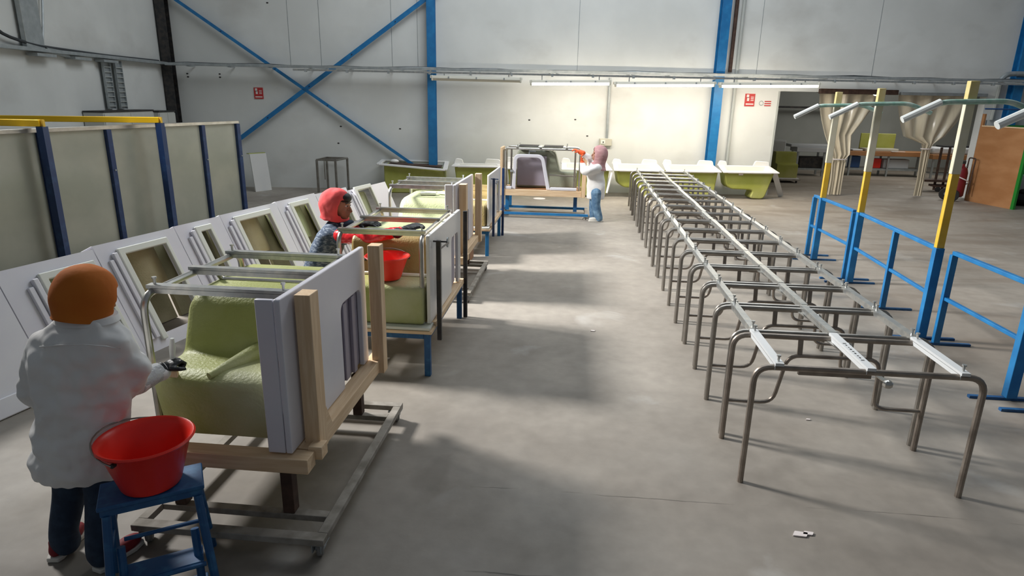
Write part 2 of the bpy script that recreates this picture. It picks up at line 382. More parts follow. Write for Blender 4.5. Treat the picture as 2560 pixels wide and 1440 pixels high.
# downpipes and conduit beside the second column
def wtube(name, pts, r, m, label, cat, off=0.05):
    o = build(name, MB().tube([wp(u, z, off) for u, z in pts], r, 8), m); return tag(o, label, cat)
wtube('drain_pipe', [(12.52, 3.3), (12.52, 8.0)], 0.05, 'rust', 'dark brown pipe beside the blue column above the cable tray', 'pipe', 0.09)
wtube('wall_pipe', [(12.72, 0.3), (12.72, 8.0)], 0.045, 'wall_grey', 'grey vertical pipe on the white wall right of the blue column', 'pipe', 0.06)
u0, z0 = wu(1523, 222); u1, z1 = wu(1516, 347)
wtube('conduit', [(u0, 3.1), (u1, z1)], 0.035, 'galv', 'thin grey conduit dropping from the lamps to the switch box', 'conduit', 0.05)
ub, zb = wu(1513, 355)
sb = thing('switch_box', 'beige switch box on the white wall above the far worker', 'switch box', wp(ub, zb-0.1, 0.04), WR)
build('body', wallbox(MB(), ub-0.17, ub+0.17, zb-0.10, zb+0.10, 0.10, 0.003), 'box_beige', sb, bevel=0.01)
build('switch_plate', wallbox(MB(), ub-0.14, ub-0.02, zb-0.05, zb+0.06, 0.115, 0.10), 'trim_white', sb, bevel=0.004)
build('switch_toggle', wallbox(MB(), ub-0.09, ub-0.06, zb-0.01, zb+0.02, 0.13, 0.115), 'sign_dark', sb)
# crossed braces
def brace(a, c, wd, label):
    pa = wq(*a, 0.16); pc = wq(*c, 0.16); d = (pa-pc).normalized(); pa = pa+d*2.2
    t = thing('wall_brace', label, 'brace', pc)
    build('flange', MB().bar(pa, pc, 0.02, wd, WN.cross(d)), 'blue_paint', t)
    build('leg', MB().bar(pa-WN*0.04, pc-WN*0.04, 0.09, 0.018, WN.cross(d)), 'blue_paint', t)
    for k in range(5):
        q = pc+(pa-pc)*(0.12+0.17*k); build('bolt', MB().lathe([(0.016, 0), (0.016, 0.02)], q+WN*0.01, 6, WN), 'navy', t)
    return t
brace((1060, 0), (598, 348), 0.11, 'blue diagonal wall brace rising to the top of the blue column')
brace((440, 0), (1033, 412), 0.08, 'blue diagonal wall brace falling towards the green tubs')
# wall signs
def sign(px, py, wd, hg, label):
    u, z = wu(px, py); t = thing('fire_sign', label, 'sign', wp(u, z-hg/2, 0.01), WR)
    build('plate', wallbox(MB(), u-wd/2, u+wd/2, z-hg/2, z+hg/2, 0.02, 0.002), 'red_sign', t, smooth=False)
    b = MB()
    wallbox(b, u-wd*.36, u-wd*.12, z+hg*.22, z+hg*.43, 0.023, 0.02); wallbox(b, u-wd*.30, u-wd*.08, z-hg*.08, z+hg*.17, 0.023, 0.02)
    for q in range(3): wallbox(b, u+wd*.08, u+wd*.38, z-hg*.06+q*hg*.13, z-hg*.0+q*hg*.13, 0.023, 0.02)
    wallbox(b, u-wd*.38, u+wd*.40, z-hg*.38, z-hg*.28, 0.023, 0.02)
    build('pictogram', b, 'sign_white', t, smooth=False)
    build('pictogram_line', wallbox(MB(), u-wd*.34, u-wd*.10, z+hg*.17, z+hg*.21, 0.0235, 0.02), 'sign_dark', t, smooth=False)
sign(647, 233, 0.24, 0.29, 'red and white fire extinguisher sign left of the crossed blue braces')
sign(1874, 250, 0.27, 0.33, 'red and white fire extinguisher sign under the lit lamps')
u, z = wu(1911, 258)
t = thing('notice_sign', 'small striped red notice with a round mark beside the fire sign', 'sign', wp(u, z-0.08, 0.01), WR)
for q in range(3): build('red_stripe', wallbox(MB(), u+0.0, u+0.18, z+0.035-q*0.055, z+0.06-q*0.055, 0.012, 0.002), 'red_sign', t, smooth=False)
build('round_mark', MB().tube([wp(u-0.09+0.055*math.cos(a*math.pi/8), z+0.055*math.sin(a*math.pi/8), 0.008) for a in range(17)], 0.008, 6), 'galv', t)
# pock marks on the walls
for i, (px, py) in enumerate(((1323, 300), (1438, 299), (1468, 340), (1000, 322), (852, 316), (846, 358), (468, 184), (470, 192), (549, 185), (550, 193), (668, 7))):
    u, z = wu(px, py); build('plaster_chip', MB().ell(wp(u, z, 0.0), 0.035, 0.012, 0.02, 8, 4), 'dark_steel', wb)

# cable tray along the walls
def tray(pts, label, wd=0.13, name='cable_tray', drop=True):
    t = thing(name, label, 'cable tray', pts[0])
    for i in range(len(pts)-1):
        a, c = V(pts[i]), V(pts[i+1]); d = (c-a).normalized(); sd = d.cross(UPZ).normalized()
        b = MB(); b.bar(a, c, wd, 0.008)
        b.bar(a+sd*wd/2+UPZ*0.03, c+sd*wd/2+UPZ*0.03, 0.006, 0.065); b.bar(a-sd*wd/2+UPZ*0.03, c-sd*wd/2+UPZ*0.03, 0.006, 0.065)
        build('trough', b, 'galv', t, smooth=False)
    return t
bt = tray([wp(UC+0.25, 3.18, 0.42), wp(30, 3.18, 0.42)], 'long galvanised cable tray along the back wall above the lamps', 0.16)
for k in range(30):
    u = UC+0.8+k*1.05; b = MB(); b.bar(wp(u, 3.17, 0.02), wp(u, 3.17, 0.5), 0.03, 0.025); build('bracket', b, 'galv', bt)
cb = []
for k in range(60):
    u = UC+0.3+k*0.53; cb.append(wp(u, 3.235+0.012*math.sin(k*1.7)+0.01*math.sin(k*0.6), 0.42+0.02*math.sin(k*2.1)))
build('cable', MB().tube(cb, 0.022, 6), 'cable', bt)
build('cable', MB().tube([p+WN*0.05-UPZ*0.01 for p in cb[:34]], 0.016, 6), 'galv', bt)
LOFF = 1.7
# second rail carrying the lamps
rail = thing('lamp_rail', 'perforated white rail holding the fluorescent lamps under the cable tray', 'rail', wp(1.2, 3.06, LOFF), WR)
build('channel', MB().bar(wp(1.3, 3.085, LOFF), wp(24.5, 3.085, LOFF), 0.06, 0.045), 'zinc', rail)
for k in range(23):
    u = 1.6+k; build('clamp', MB().box(wp(u, 3.075, LOFF), (0.05, 0.08, 0.075), WR), 'galv', rail)
for k in range(12):
    u = 1.8+k*2; build('hanger', MB().bar(wp(u, 3.10, LOFF), wp(u, 3.17, 0.40), 0.02, 0.015), 'galv', rail)
def lamp(pl, pr, on, label):
    off = LOFF; ul, zl = wu(*pl, off); ur, zr = wu(*pr, off)
    a = wp(ul, zl, off); c = wp(ur, zr, off); d = (c-a).normalized(); up = WN.cross(d)
    if up.z < 0: up = -up
    t = thing('fluorescent_lamp', label, 'lamp', (a+c)/2)
    prof = [(-0.075, 0.0), (-0.06, 0.05), (-0.03, 0.065), (0.03, 0.065), (0.06, 0.05), (0.075, 0.0)]
    build('housing', MB().prism(prof, a, WN, up, c-a), 'lamp_off', t)
    n = 8; prof = [(0.066*math.cos(math.pi*k/n), -0.055*math.sin(math.pi*k/n)) for k in range(n+1)]
    build('diffuser', MB().prism(prof, a+d*0.04-up*0.001, WN, up, (c-a)-d*0.08), 'lamp_on' if on else 'lamp_off', t)
    for k in (0.02, 0.98): build('end_cap', MB().prism([(-0.08, -0.06), (0.08, -0.06), (0.08, 0.07), (-0.08, 0.07)], a+(c-a)*k-d*0.02, WN, up, d*0.04), 'lamp_off', t, bevel=0.015)
    for k in (0.2, 0.5, 0.8): build('clip', MB().box(a+(c-a)*k+up*0.02, (0.03, 0.17, 0.05), WR), 'galv', t)
    for k in (0.15, 0.85):
        q = a+(c-a)*k; build('hanger', MB().bar(q+up*0.05, (q.x, q.y, 3.07), 0.02, 0.02), 'galv', t)
lamp((1076, 195), (1306, 201), False, 'unlit fluorescent lamp in front of the left blue column')
lamp((1324, 207), (1528, 207), True, 'lit fluorescent lamp nearest to the unlit lamp')
lamp((1534, 211), (1789, 211), True, 'lit fluorescent lamp above the rounded row of white tubs')
lamp((1796, 213), (2050, 213), True, 'lit fluorescent lamp above the fire sign beside the opening')
# left wall tray with risers
yl0, zl0 = lu(392, 166); yl1, zl1 = lu(-60, 124)
lt = tray([lp(0.1, 3.2, 0.12), lp(yl1+1, 3.2, 0.12)], 'grey cable tray running along the left wall to the corner', 0.16, 'wall_cable_tray')
for px in (88, 180, 250): 
    y_, z_ = lu(px, 145); build('tray_cover', MB().box(lp(y_, 3.14, 0.14), (0.2, 0.55, 0.05), WR), 'galv', lt)
build('cable', MB().tube(fillet([lp(-0.1+0.6, 3.27, 0.1), lp(3, 3.26, 0.14), lp(5.2, 3.30, 0.12), lp(6.3, 3.5, 0.12), lp(6.6, 5.5, 0.12)], 0.6, 6), 0.03, 8), 'cable', lt)
def ladder(px, pytop, pybot, label):
    y_, zt = lu(px, pytop, 0.1); _, zb_ = lu(px+20, pybot, 0.1); y2, _ = lu(px+20, pybot, 0.1); y_ = (y_+y2)/2
    t = thing('cable_riser', label, 'cable tray', lp(y_, zb_, 0.1), WR)
    for s_ in (-1, 1): build('side_rail', MB().box(lp(y_+s_*0.13, (zt+zb_)/2, 0.1), (0.05, 0.02, zt-zb_), WR), 'galv', t)
    build('back_sheet', MB().box(lp(y_, (zt+zb_)/2, 0.08), (0.006, 0.25, zt-zb_), WR), 'galv', t)
    n = max(3, int((zt-zb_)/0.11))
    for k in range(n): build('rung', MB().box(lp(y_, zb_+0.06+(zt-zb_-0.1)*k/n, 0.11), (0.03, 0.25, 0.018), WR), 'wall_grey', t)
ladder(262, 150, 272, 'perforated cable riser below the left wall tray, nearer the partition')
ladder(291, 152, 272, 'perforated cable riser below the left wall tray, nearer the corner')
y_, z_ = lu(52, 60)
t = thing('cable_duct', 'wide grey cable duct climbing the left wall from the tray', 'cable duct', lp(y_, 3.3, 0.1), WR)
build('duct', MB().box(lp(y_-0.1, 5.6, 0.1), (0.09, 0.5, 4.7), WR), 'galv', t, bevel=0.01)
build('elbow', MB().prism([(0, 0), (0.5, 0), (0.75, -0.16), (0.2, -0.1)], lp(y_-0.35, 3.3, 0.06), -LD*-1, UPZ, WE*0.09), 'galv', t)
wire = []
for k in range(15):
    a = k/14; wire.append(lp(y_-0.4-0.5*math.sin(a*2.2), 3.35+a*4.2, 0.08))
tag(build('hanging_cable', MB().tube(wire, 0.02, 6), 'galv'), 'loose grey cable arcing beside the cable duct', 'cable')

# white cabinets in the corner behind the partition
def cabinet(pxl, pxr, pyt, label, dp=.45):
    ya, zt = lu(pxr, pyt, dp); yb_, _ = lu(pxl, pyt, dp)
    t = thing('cabinet', label, 'cabinet', lp((ya+yb_)/2, 0, dp/2), WR)
    def pb(mb, y0, y1, z0, z1, o0, o1): return mb.prism([(y0, z0), (y1, z0), (y1, z1), (y0, z1)], lp(0, 0, o0), -LD, UPZ, WE*(o1-o0))
    build('body', pb(MB(), ya, yb_, .05, zt, .02, dp), 'cabinet', t, bevel=.01)
    build('plinth', pb(MB(), ya+.02, yb_-.02, 0, .05, .05, dp-.02), 'dark_steel', t)
    build('top_edge', pb(MB(), ya-.01, yb_+.01, zt, zt+.03, .02, dp+.02), 'dark_steel', t)
    m_ = (ya+yb_)/2
    for y0, y1, h in ((ya+.015, m_-.012, -.06), (m_+.012, yb_-.015, .06)):
        d_ = build('door', pb(MB(), y0, y1, .08, zt-.03, dp+.002, dp+.02), 'cabinet', t, bevel=.004)
        build('handle', pb(MB(), m_+h-.01, m_+h+.01, zt*.5, zt*.5+.12, dp+.02, dp+.04), 'galv', d_)
cabinet(257, 382, 277, 'white double door cabinet below the cable risers in the corner')
cabinet(396, 436, 279, 'narrow white cabinet beside the dark corner column')

# partition of fogged panes between navy posts
PA = G(-60, 327, 1.98); PB = G(590, 302, 1.98); PA.z = PB.z = 0
pe = (PB-PA).normalized(); PA = PA-pe*2.6; pn = pe.cross(UPZ); prz = math.atan2(pe.y, pe.x)
def ppos(px):
    d = ray(px, 318-(px/600)*16); t_ = (PA-CAM).dot(pn)/d.dot(pn); return (CAM+d*t_-PA).dot(pe)
sheet = mat('fogged_sheet', (0.30, 0.31, 0.26), 0.22, col2=(0.36, 0.36, 0.30), scale=1.3, alpha=1.0, spec=0.6)
pt = thing('glazed_partition', 'partition of fogged sheets between navy posts behind the white tub shells', 'partition', PA+pe*2, prz)
posts = [(95, 0.13), (262, 0.09), (398, 0.12), (500, 0.09), (588, 0.10)]
ss = [.02] + [ppos(p) for p, _ in posts]; posts = [(0, .09)]+posts; ss.insert(1, ss[1]*.5)
L_ = ss[-1]
build('top_rail', MB().bar(PA+UPZ*1.955, PA+pe*(L_+0.05)+UPZ*1.955, 0.09, 0.06), 'steel_light', pt, bevel=0.006)
build('bottom_rail', MB().bar(PA+UPZ*0.05, PA+pe*(L_+0.05)+UPZ*0.05, 0.08, 0.1), 'navy', pt)
for (p_, wd), s_ in zip(posts, ss[1:]):
    c = PA+pe*s_; po = build('post', MB().box(c+UPZ*0.96, (wd, 0.13, 1.93), prz), 'navy', pt, bevel=0.008)
    build('bolt', MB().lathe([(0.012, 0), (0.012, 0.02)], c+UPZ*1.3+pn*0.066, 6, pn), 'galv', po)
for i in range(len(ss)-1):
    a = ss[i]+0.05; c = ss[i+1]-0.05
    build('pane', MB().box(PA+pe*(a+c)/2+UPZ*1.02, (c-a, 0.012, 1.83), prz), sheet, pt, smooth=False)
def gate_beam(a, c, Z, wd, label):
    pa = G(*a, Z); pc = G(*c, Z)
    t = thing('yellow_beam', label, 'beam', pc)
    build('tube', MB().bar(pa, pc, 0.09, wd), 'yellow', t, bevel=0.006)
    build('end_cap', MB().box(pc, (0.03, 0.10, wd*1.05), prz), 'pole_yellow', t)
    q = V((pc.x, pc.y, 0)); build('post', MB().bx(q.x-0.05, q.x+0.05, q.y-0.05, q.y+0.05, 0, Z-wd/2), 'navy', t)
gate_beam((-300, 292), (398, 300), 2.06, 0.09, 'long yellow beam over the partition')
gate_beam((-300, 300), (103, 308), 2.06, 0.09, 'short yellow beam in front of the long yellow beam')
b = MB().tube(fillet([PY(-40, 283, 13.5), PY(92, 285, 13.5), PY(140, 316, 13.0), (PY(140, 316, 13.0).x, 13.0, 0.02)], 0.05), 0.03, 8)
tag(build('blue_handrail', b, 'blue_paint'), 'blue tubular handrail behind the yellow beams', 'handrail')

# white board leaning and small steel stand by the wall
a = G(640, 480); c = G(680, 475); tz = 0.98
b = MB(); e = (c-a).normalized(); n_ = e.cross(UPZ)
b.prism([(0, 0), ((c-a).length, 0), ((c-a).length, tz), (0, tz)], a, e, UPZ-n_*0.12, -n_*0.03)
tb_ = tag(build('tub_side_panel', b, 'white_panel', bevel=0.004), 'white side panel standing on the floor by the back wall', 'panel')
build('raw_edge', MB().prism([(0, tz), ((c-a).length, tz), ((c-a).length, tz+0.02), (0, tz+0.02)], a-n_*0.03, e, UPZ-n_*0.12, -n_*0.10), 'fibre', tb_)
st = thing('steel_stand', 'small empty steel stand on four legs against the left part of the back wall', 'stand', G(835, 466))
p1, p2, p3, p4 = G(797, 481), G(843, 483), G(872, 474), G(821, 472)
zt = 0.86; lg = [p1, p2, p3, p4]
for i, p in enumerate(lg): build('leg', MB().bar(p, p+UPZ*zt, 0.05, 0.05), 'steel', st)
for i in range(4): build('top_rail', MB().bar(lg[i]+UPZ*zt, lg[(i+1) % 4]+UPZ*zt, 0.045, 0.04), 'steel', st)
build('cross_bar', MB().bar((p1+p4)/2+UPZ*zt, (p2+p3)/2+UPZ*zt, 0.03, 0.03), 'steel', st)
build('hook', MB().bar((p1*0.6+p2*0.4)+UPZ*(zt-0.02), (p1*0.6+p2*0.4)+UPZ*0.35, 0.02, 0.02), 'steel', st)

# ------------------------------------------------------------------ tub frames (bent tube arches joined by three bars)
def tub_frame(label, loc, rz, Ln, Dp, Hh, mt='steel', bars='zinc', z0=0.0, offs=None, hump=True, group=None, r=0.021, feet=True):
    """local: arches run along x (0..Ln), second arch at y = Dp, bars run along y"""
    t = thing('steel_tub_stand', label, 'metal frame', loc, rz, group)
    for y in (0.0, Dp):
        build('arch', MB().tube(fillet([(0, y, z0), (0, y, Hh-r), (Ln, y, Hh-r), (Ln, y, z0)], 0.11, 6), r, 10), mt, t, local=True)
    offs = offs or (0.10*Ln, 0.5*Ln, 0.90*Ln)
    for x in offs:
        b_ = build('cross_bar', MB().bx(x-0.027, x+0.027, -0.03, Dp+0.03, Hh-0.002, Hh+0.018).bx(x-0.027, x-0.022, -0.02, Dp+0.02, Hh-0.03, Hh), bars, t, local=True, smooth=False)
    for x in (offs[0], offs[2]):
        for y in (0.01, Dp-0.01):
            build('levelling_bolt', MB().lathe([(0.008, 0), (0.008, 0.036), (0.014, 0.036), (0.014, 0.046)], (x, y, Hh+0.016), 8), 'zinc', t, local=True)
    if hump:
        a, c = 0.24*Ln, 0.74*Ln; zl = z0+(Hh-z0)*0.37; zh = z0+(Hh-z0)*0.82; y = Dp
        build('seat_tube', MB().tube(fillet([(0, y, zl), (a, y, zl), (a+0.06, y-0.02, zh), (c, y-0.02, zh), (c+0.02, y, zl), (Ln, y, zl)], 0.09, 5), 0.015, 8), 'steel_rust', t, local=True)
        for x in (a+0.14, c-0.08): build('strut', MB().bar((x, y, Hh-0.03), (x, y-0.02, zh), 0.035, 0.012, (0, 1, 0)), 'steel_rust', t, local=True)
        build('drain_bracket', MB().bar((0.47*Ln, Dp-0.02, Hh-0.03), (0.60*Ln, 0.02, Hh-0.10), 0.035, 0.008).ell((0.60*Ln, 0.03, Hh-0.11), 0.035, 0.03, 0.03, 8, 5), 'steel_light', t, local=True)
        build('angle_plate', MB().bx(0.2*Ln, 0.52*Ln, 0.02, 0.045, Hh-0.075, Hh-0.045), 'steel_rust', t, local=True)
    return t
ORD = ['third', 'fourth', 'fifth', 'sixth', 'seventh', 'eighth', 'ninth', 'tenth', 'eleventh', 'twelfth', 'thirteenth', 'fourteenth', 'fifteenth', 'sixteenth', 'seventeenth', 'last']
NF = 18; PITCH = 0.677
X0 = 1.23
first = tub_frame('bent steel tub frame with white printed bars at the open end of the frame row', (X0, 4.02, 0), 0, 1.42, 0.60, 0.88, 'steel_rust', 'white_bar')
pr = random.Random(3)
cbars = [c for c in first.children if c.name.startswith('cross_bar')]
for k in range(9):
    y = 0.10+k*0.038; hgt = (0.022 if k in (0, 8) else 0.008+0.008*pr.random())
    build('printed_mark', MB().bx(0.71-0.004-hgt/2, 0.71-0.004+hgt/2, y, y+0.012+0.008*(k % 2), 0.8985, 0.8992), 'sign_dark', cbars[1], local=True, smooth=False)
second = tub_frame('bent steel tub frame with galvanised bars right behind the white-barred frame', (X0+0.01, 4.02+PITCH, 0), 0, 1.42, 0.60, 0.88, 'steel', 'zinc', group='tub frames standing in a long row')
for i in range(2, NF):
    c = copy_tree(second); c.location = (X0+0.008*i+pr.uniform(-0.012, 0.012), 4.02+PITCH*i+pr.uniform(-0.004, 0.004), 0); c.rotation_euler = (0, 0, pr.uniform(-0.004, 0.004)); c['label'] = 'bent steel tub frame with galvanised bars, %s in the row counted from the white-barred frame' % ORD[i-2]

# ------------------------------------------------------------------ trolleys / work stations
def caster(parent, x, y, ztop, mt='wheel_grey', rz=0.0):
    c = build('caster', MB().bx(x-0.05, x+0.05, y-0.04, y+0.04, ztop-0.008, ztop).bx(x-0.028, x-0.022, y-0.035, y+0.045, 0.04, ztop-0.008).bx(x+0.022, x+0.028, y-0.035, y+0.045, 0.04, ztop-0.008), 'galv', parent)
    m = Matrix.Rotation(rz, 3, 'Z')
    r_ = min(0.052, ztop*0.5)
    wv = MB().lathe([(0.012, -0.019), (r_*0.85, -0.019), (r_, -0.012), (r_, 0.012), (r_*0.85, 0.019), (0.012, 0.019)], (x, y+0.012, r_), 18, m@V((1, 0, 0)))
    w_ = build('wheel', wv, mt, c)
    build('hub', MB().lathe([(0.016, -0.024), (0.016, 0.024)], (x, y+0.012, r_), 10, m@V((1, 0, 0))), 'galv', w_)
def round_poly(pts, rads, n=5):
    out = []
    m = len(pts)
    for i in range(m):
        a, p, c = V((*pts[i-1], 0)), V((*pts[i], 0)), V((*pts[(i+1) % m], 0)); r_ = rads[i] if isinstance(rads, (list, tuple)) else rads
        if r_ <= 0: out.append((p.x, p.y)); continue
        d1, d2 = a-p, c-p; rr = min(r_, d1.length*.45, d2.length*.45); p1 = p+d1.normalized()*rr; p2 = p+d2.normalized()*rr
        for k in range(n+1):
            t_ = k/n; q = p1*(1-t_)**2+p*2*t_*(1-t_)+p2*t_*t_; out.append((q.x, q.y))
    return out
def wood_trolley(dx, dy, label):
    """rusty-legged trolley with a softwood cradle; coordinates of the nearest one shifted by dx, dy"""
    t = thing('tub_trolley', label, 'trolley', (-1.85+dx, 3.75+dy, 0))
    xl, xr, yf, yb, zr = -2.42+dx, -1.29+dx, 2.90+dy, 4.60+dy, 0.14
    def b(name, mb, m, p=t, **k): return build(name, mb, m, p, **k)
    b('base_rail', MB().bx(xl, xr, yf, yf+0.07, zr-0.04, zr), 'dusty_rail', bevel=0.004)
    b('base_rail', MB().bx(xl, xr, yb-0.07, yb, zr-0.04, zr), 'dusty_rail', bevel=0.004)
    b('base_rail', MB().bx(xl, xl+0.06, yf+0.07, yb-0.07, zr-0.04, zr), 'dusty_rail', bevel=0.004)
    b('base_rail', MB().bx(xr-0.06, xr, yf+0.07, yb-0.07, zr-0.04, zr), 'dusty_rail', bevel=0.004)
    for y in (3.14+dy, 4.38+dy): b('cross_rail', MB().bx(xl+0.06, xr-0.06, y-0.03, y+0.03, zr-0.04, zr-0.002), 'dusty_rail', bevel=0.004)
    for x, y in ((xl+0.06, yf+0.05), (xr-0.05, yf+0.05), (xl+0.06, yb-0.05), (xr-0.05, yb-0.05)): caster(t, x, y, zr-0.04, rz=0.5)
    for x in (-2.25+dx, -1.58+dx):
        for y in (3.15+dy, 4.38+dy): b('leg', MB().bx(x-0.035, x+0.035, y-0.035, y+0.035, zr, 0.47), 'rust', bevel=0.004)
    b('deck_beam', MB().bx(-2.45+dx, -1.40+dx, 3.02+dy, 3.13+dy, 0.47, 0.56), 'pine_x', bevel=0.004)
    b('deck_beam', MB().bx(-2.45+dx, -1.54+dx, 4.40+dy, 4.51+dy, 0.47, 0.56), 'pine_x', bevel=0.004)
    b('side_beam', MB().bx(-1.525+dx, -1.42+dx, 3.14+dy, 4.62+dy, 0.47, 0.565), 'pine_y', bevel=0.004)
    b('side_beam', MB().bx(-2.42+dx, -2.33+dx, 3.14+dy, 4.39+dy, 0.47, 0.555), 'pine_y', bevel=0.004)
    b('upright', MB().bx(-1.485+dx, -1.395+dx, 3.20+dy, 3.32+dy, 0.50, 1.46), 'pine', bevel=0.004)
    b('upright', MB().bx(-1.475+dx, -1.385+dx, 4.44+dy, 4.54+dy, 0.46, 1.46), 'pine', bevel=0.004)
    b('knee_brace', MB().prism([(3.32+dy, 0.565), (3.46+dy, 0.565), (3.32+dy, 0.82)], (-1.45+dx, 0, 0), (0, 1, 0), (0, 0, 1), (0.03, 0, 0)), 'pine_y')
    b('wood_block', MB().bx(-1.44+dx, -1.36+dx, 3.13+dy, 3.22+dy, 0.50, 0.58), 'pine_x', bevel=0.004)
    return t
def tub_on_trolley(dx, dy, label, shellmat, cut=(3.92, 4.33, 1.17), rib=True, name='walk_in_tub', topz=0.0):
    t = thing(name, label, 'bathtub', (-1.95+dx, 3.8+dy, 0.56))
    prof = [(3.22, .565), (3.16, .92), (3.24, .965), (3.50, .965), (3.60, 1.27+topz), (3.70, 1.32+topz), (4.36, 1.32+topz), (4.44, 1.2), (4.47, .565)]
    poly = [(a+dy, z_) for a, z_ in round_poly(prof, [0, .06, .06, .05, .07, .07, .08, .08, 0])]
    mb = MB(); secs = []
    for x, inset in ((-2.37, 0.05), (-2.345, 0.012), (-2.30, 0.0), (-1.62, 0.0), (-1.575, 0.012), (-1.55, 0.05)):
        cy_, cz_ = 3.85+dy, 0.565
        row = []
        for a, z_ in poly:
            sz = (1.0-inset*1.1); row.append(V((x+dx+(0.015 if x < -2 else -0.02)*max(0, (z_-.95))/.37, cy_+(a-cy_)*(1-inset*1.2), cz_+(z_-cz_)*sz)))
        secs.append(row)
    n = len(poly); vs = [p for r_ in secs for p in r_]; fs = []
    for i in range(len(secs)-1):
        for k in range(n): k2 = (k+1) % n; fs.append((i*n+k, i*n+k2, (i+1)*n+k2, (i+1)*n+k))
    fs.append(tuple(range(n-1, -1, -1))); fs.append(tuple((len(secs)-1)*n+k for k in range(n)))
    mb.add(vs, fs)
    sh = build('shell', mb, shellmat, t, ang=50)
    if rib:
        p0 = V((-2.02+dx, 3.19+dy, 0.955)); p1 = V((-1.87+dx, 3.51+dy, 0.99))
        build('moulded_rib', MB().tube([p0, p0*.5+p1*.5, p1], 0.05, 12, radii=[0.02, 0.04, 0.06]), shellmat, sh)
    y0, y1 = 3.06+dy, 4.44+dy; c0, c1, cz = cut[0]+dy, cut[1]+dy, cut[2]
    poly = round_poly([(y0, .57), (c0, .57), (c0, cz), (c1, cz), (c1, .57), (y1, .57), (y1, 1.455), (y0, 1.475)], [.01, 0, .07, .07, 0, .01, .02, .02])
    build('front_panel', MB().prism(poly, (-1.535+dx, 0, 0), (0, 1, 0), (0, 0, 1), (0.035, 0, 0)), 'gelcoat', t, bevel=0.006, smooth=False)
    build('panel_return', MB().prism([(0, 0), (0.10, 0), (0.10, .9), (0, .9)], (-1.64+dx, y0+0.002, .57), (1, 0, 0), (0, 0, 1), (0, 0.03, 0)), 'gelcoat', t, bevel=0.006)
    rec = MB().bx(-1.549+dx, -1.537+dx, c0-0.03, c1+0.03, .58, cz+0.02)
    rec.bx(-1.537+dx, -1.522+dx, c0+0.10, c0+0.17, .58, cz-.03); rec.bx(-1.537+dx, -1.512+dx, c0+0.24, c0+0.30, .58, cz-.02)
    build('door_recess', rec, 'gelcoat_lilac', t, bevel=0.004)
    return t
wood_trolley(0, 0, 'wheeled trolley with softwood cradle and rusty legs beside the worker in the orange hood')
tub_on_trolley(0, 0, 'upside-down green fibreglass walk-in tub being brushed by the orange-hooded worker', 'fibre')
def trolley_frame(dx, dy, label, zt=1.42, mt='steel_light'):
    f = tub_frame(label, (-1.60+dx, 3.24+dy, 0), R(90), 1.10, 0.79, zt, mt, 'zinc', z0=0.56, offs=(0.11, 0.53, 0.98), hump=False)
    # inner seat tube hanging at the rear
    build('seat_tube', MB().tube(fillet([(0.62, 0.70, zt-0.03), (0.66, 0.70, zt-0.10), (0.66, 0.06, zt-0.10), (0.62, 0.06, zt-0.03)], 0.06, 5), 0.016, 8), mt, f, local=True)
    return f
trolley_frame(0, 0, 'bent steel frame set over the green tub of the orange-hooded worker')
DX3, DY3 = 0.05, 4.80
wood_trolley(DX3, DY3, 'wheeled softwood cradle trolley behind the blue table with the brown tub')
tub_on_trolley(DX3, DY3, 'upside-down pale green tub with a white panel between softwood uprights, no worker', 'fibre_pale', cut=(3.75, 4.05, 1.02), rib=False, topz=-0.12)
trolley_frame(DX3, DY3, 'bright steel frame over the pale green tub behind the red-hooded worker', 1.40)
for k, (x, y, wd, a) in enumerate(((-2.05, 3.95, .22, .2), (-1.85, 4.05, .16, -.4), (-1.7, 4.2, .12, .1))):
    tag(build('fibre_offcut', MB().box((x+DX3, y+DY3, 1.225), (wd, .10, .035), a), 'trim_white', bevel=0.01), ('long', 'middle', 'short')[k]+' white offcut strip lying on top of the pale green tub', 'offcut')

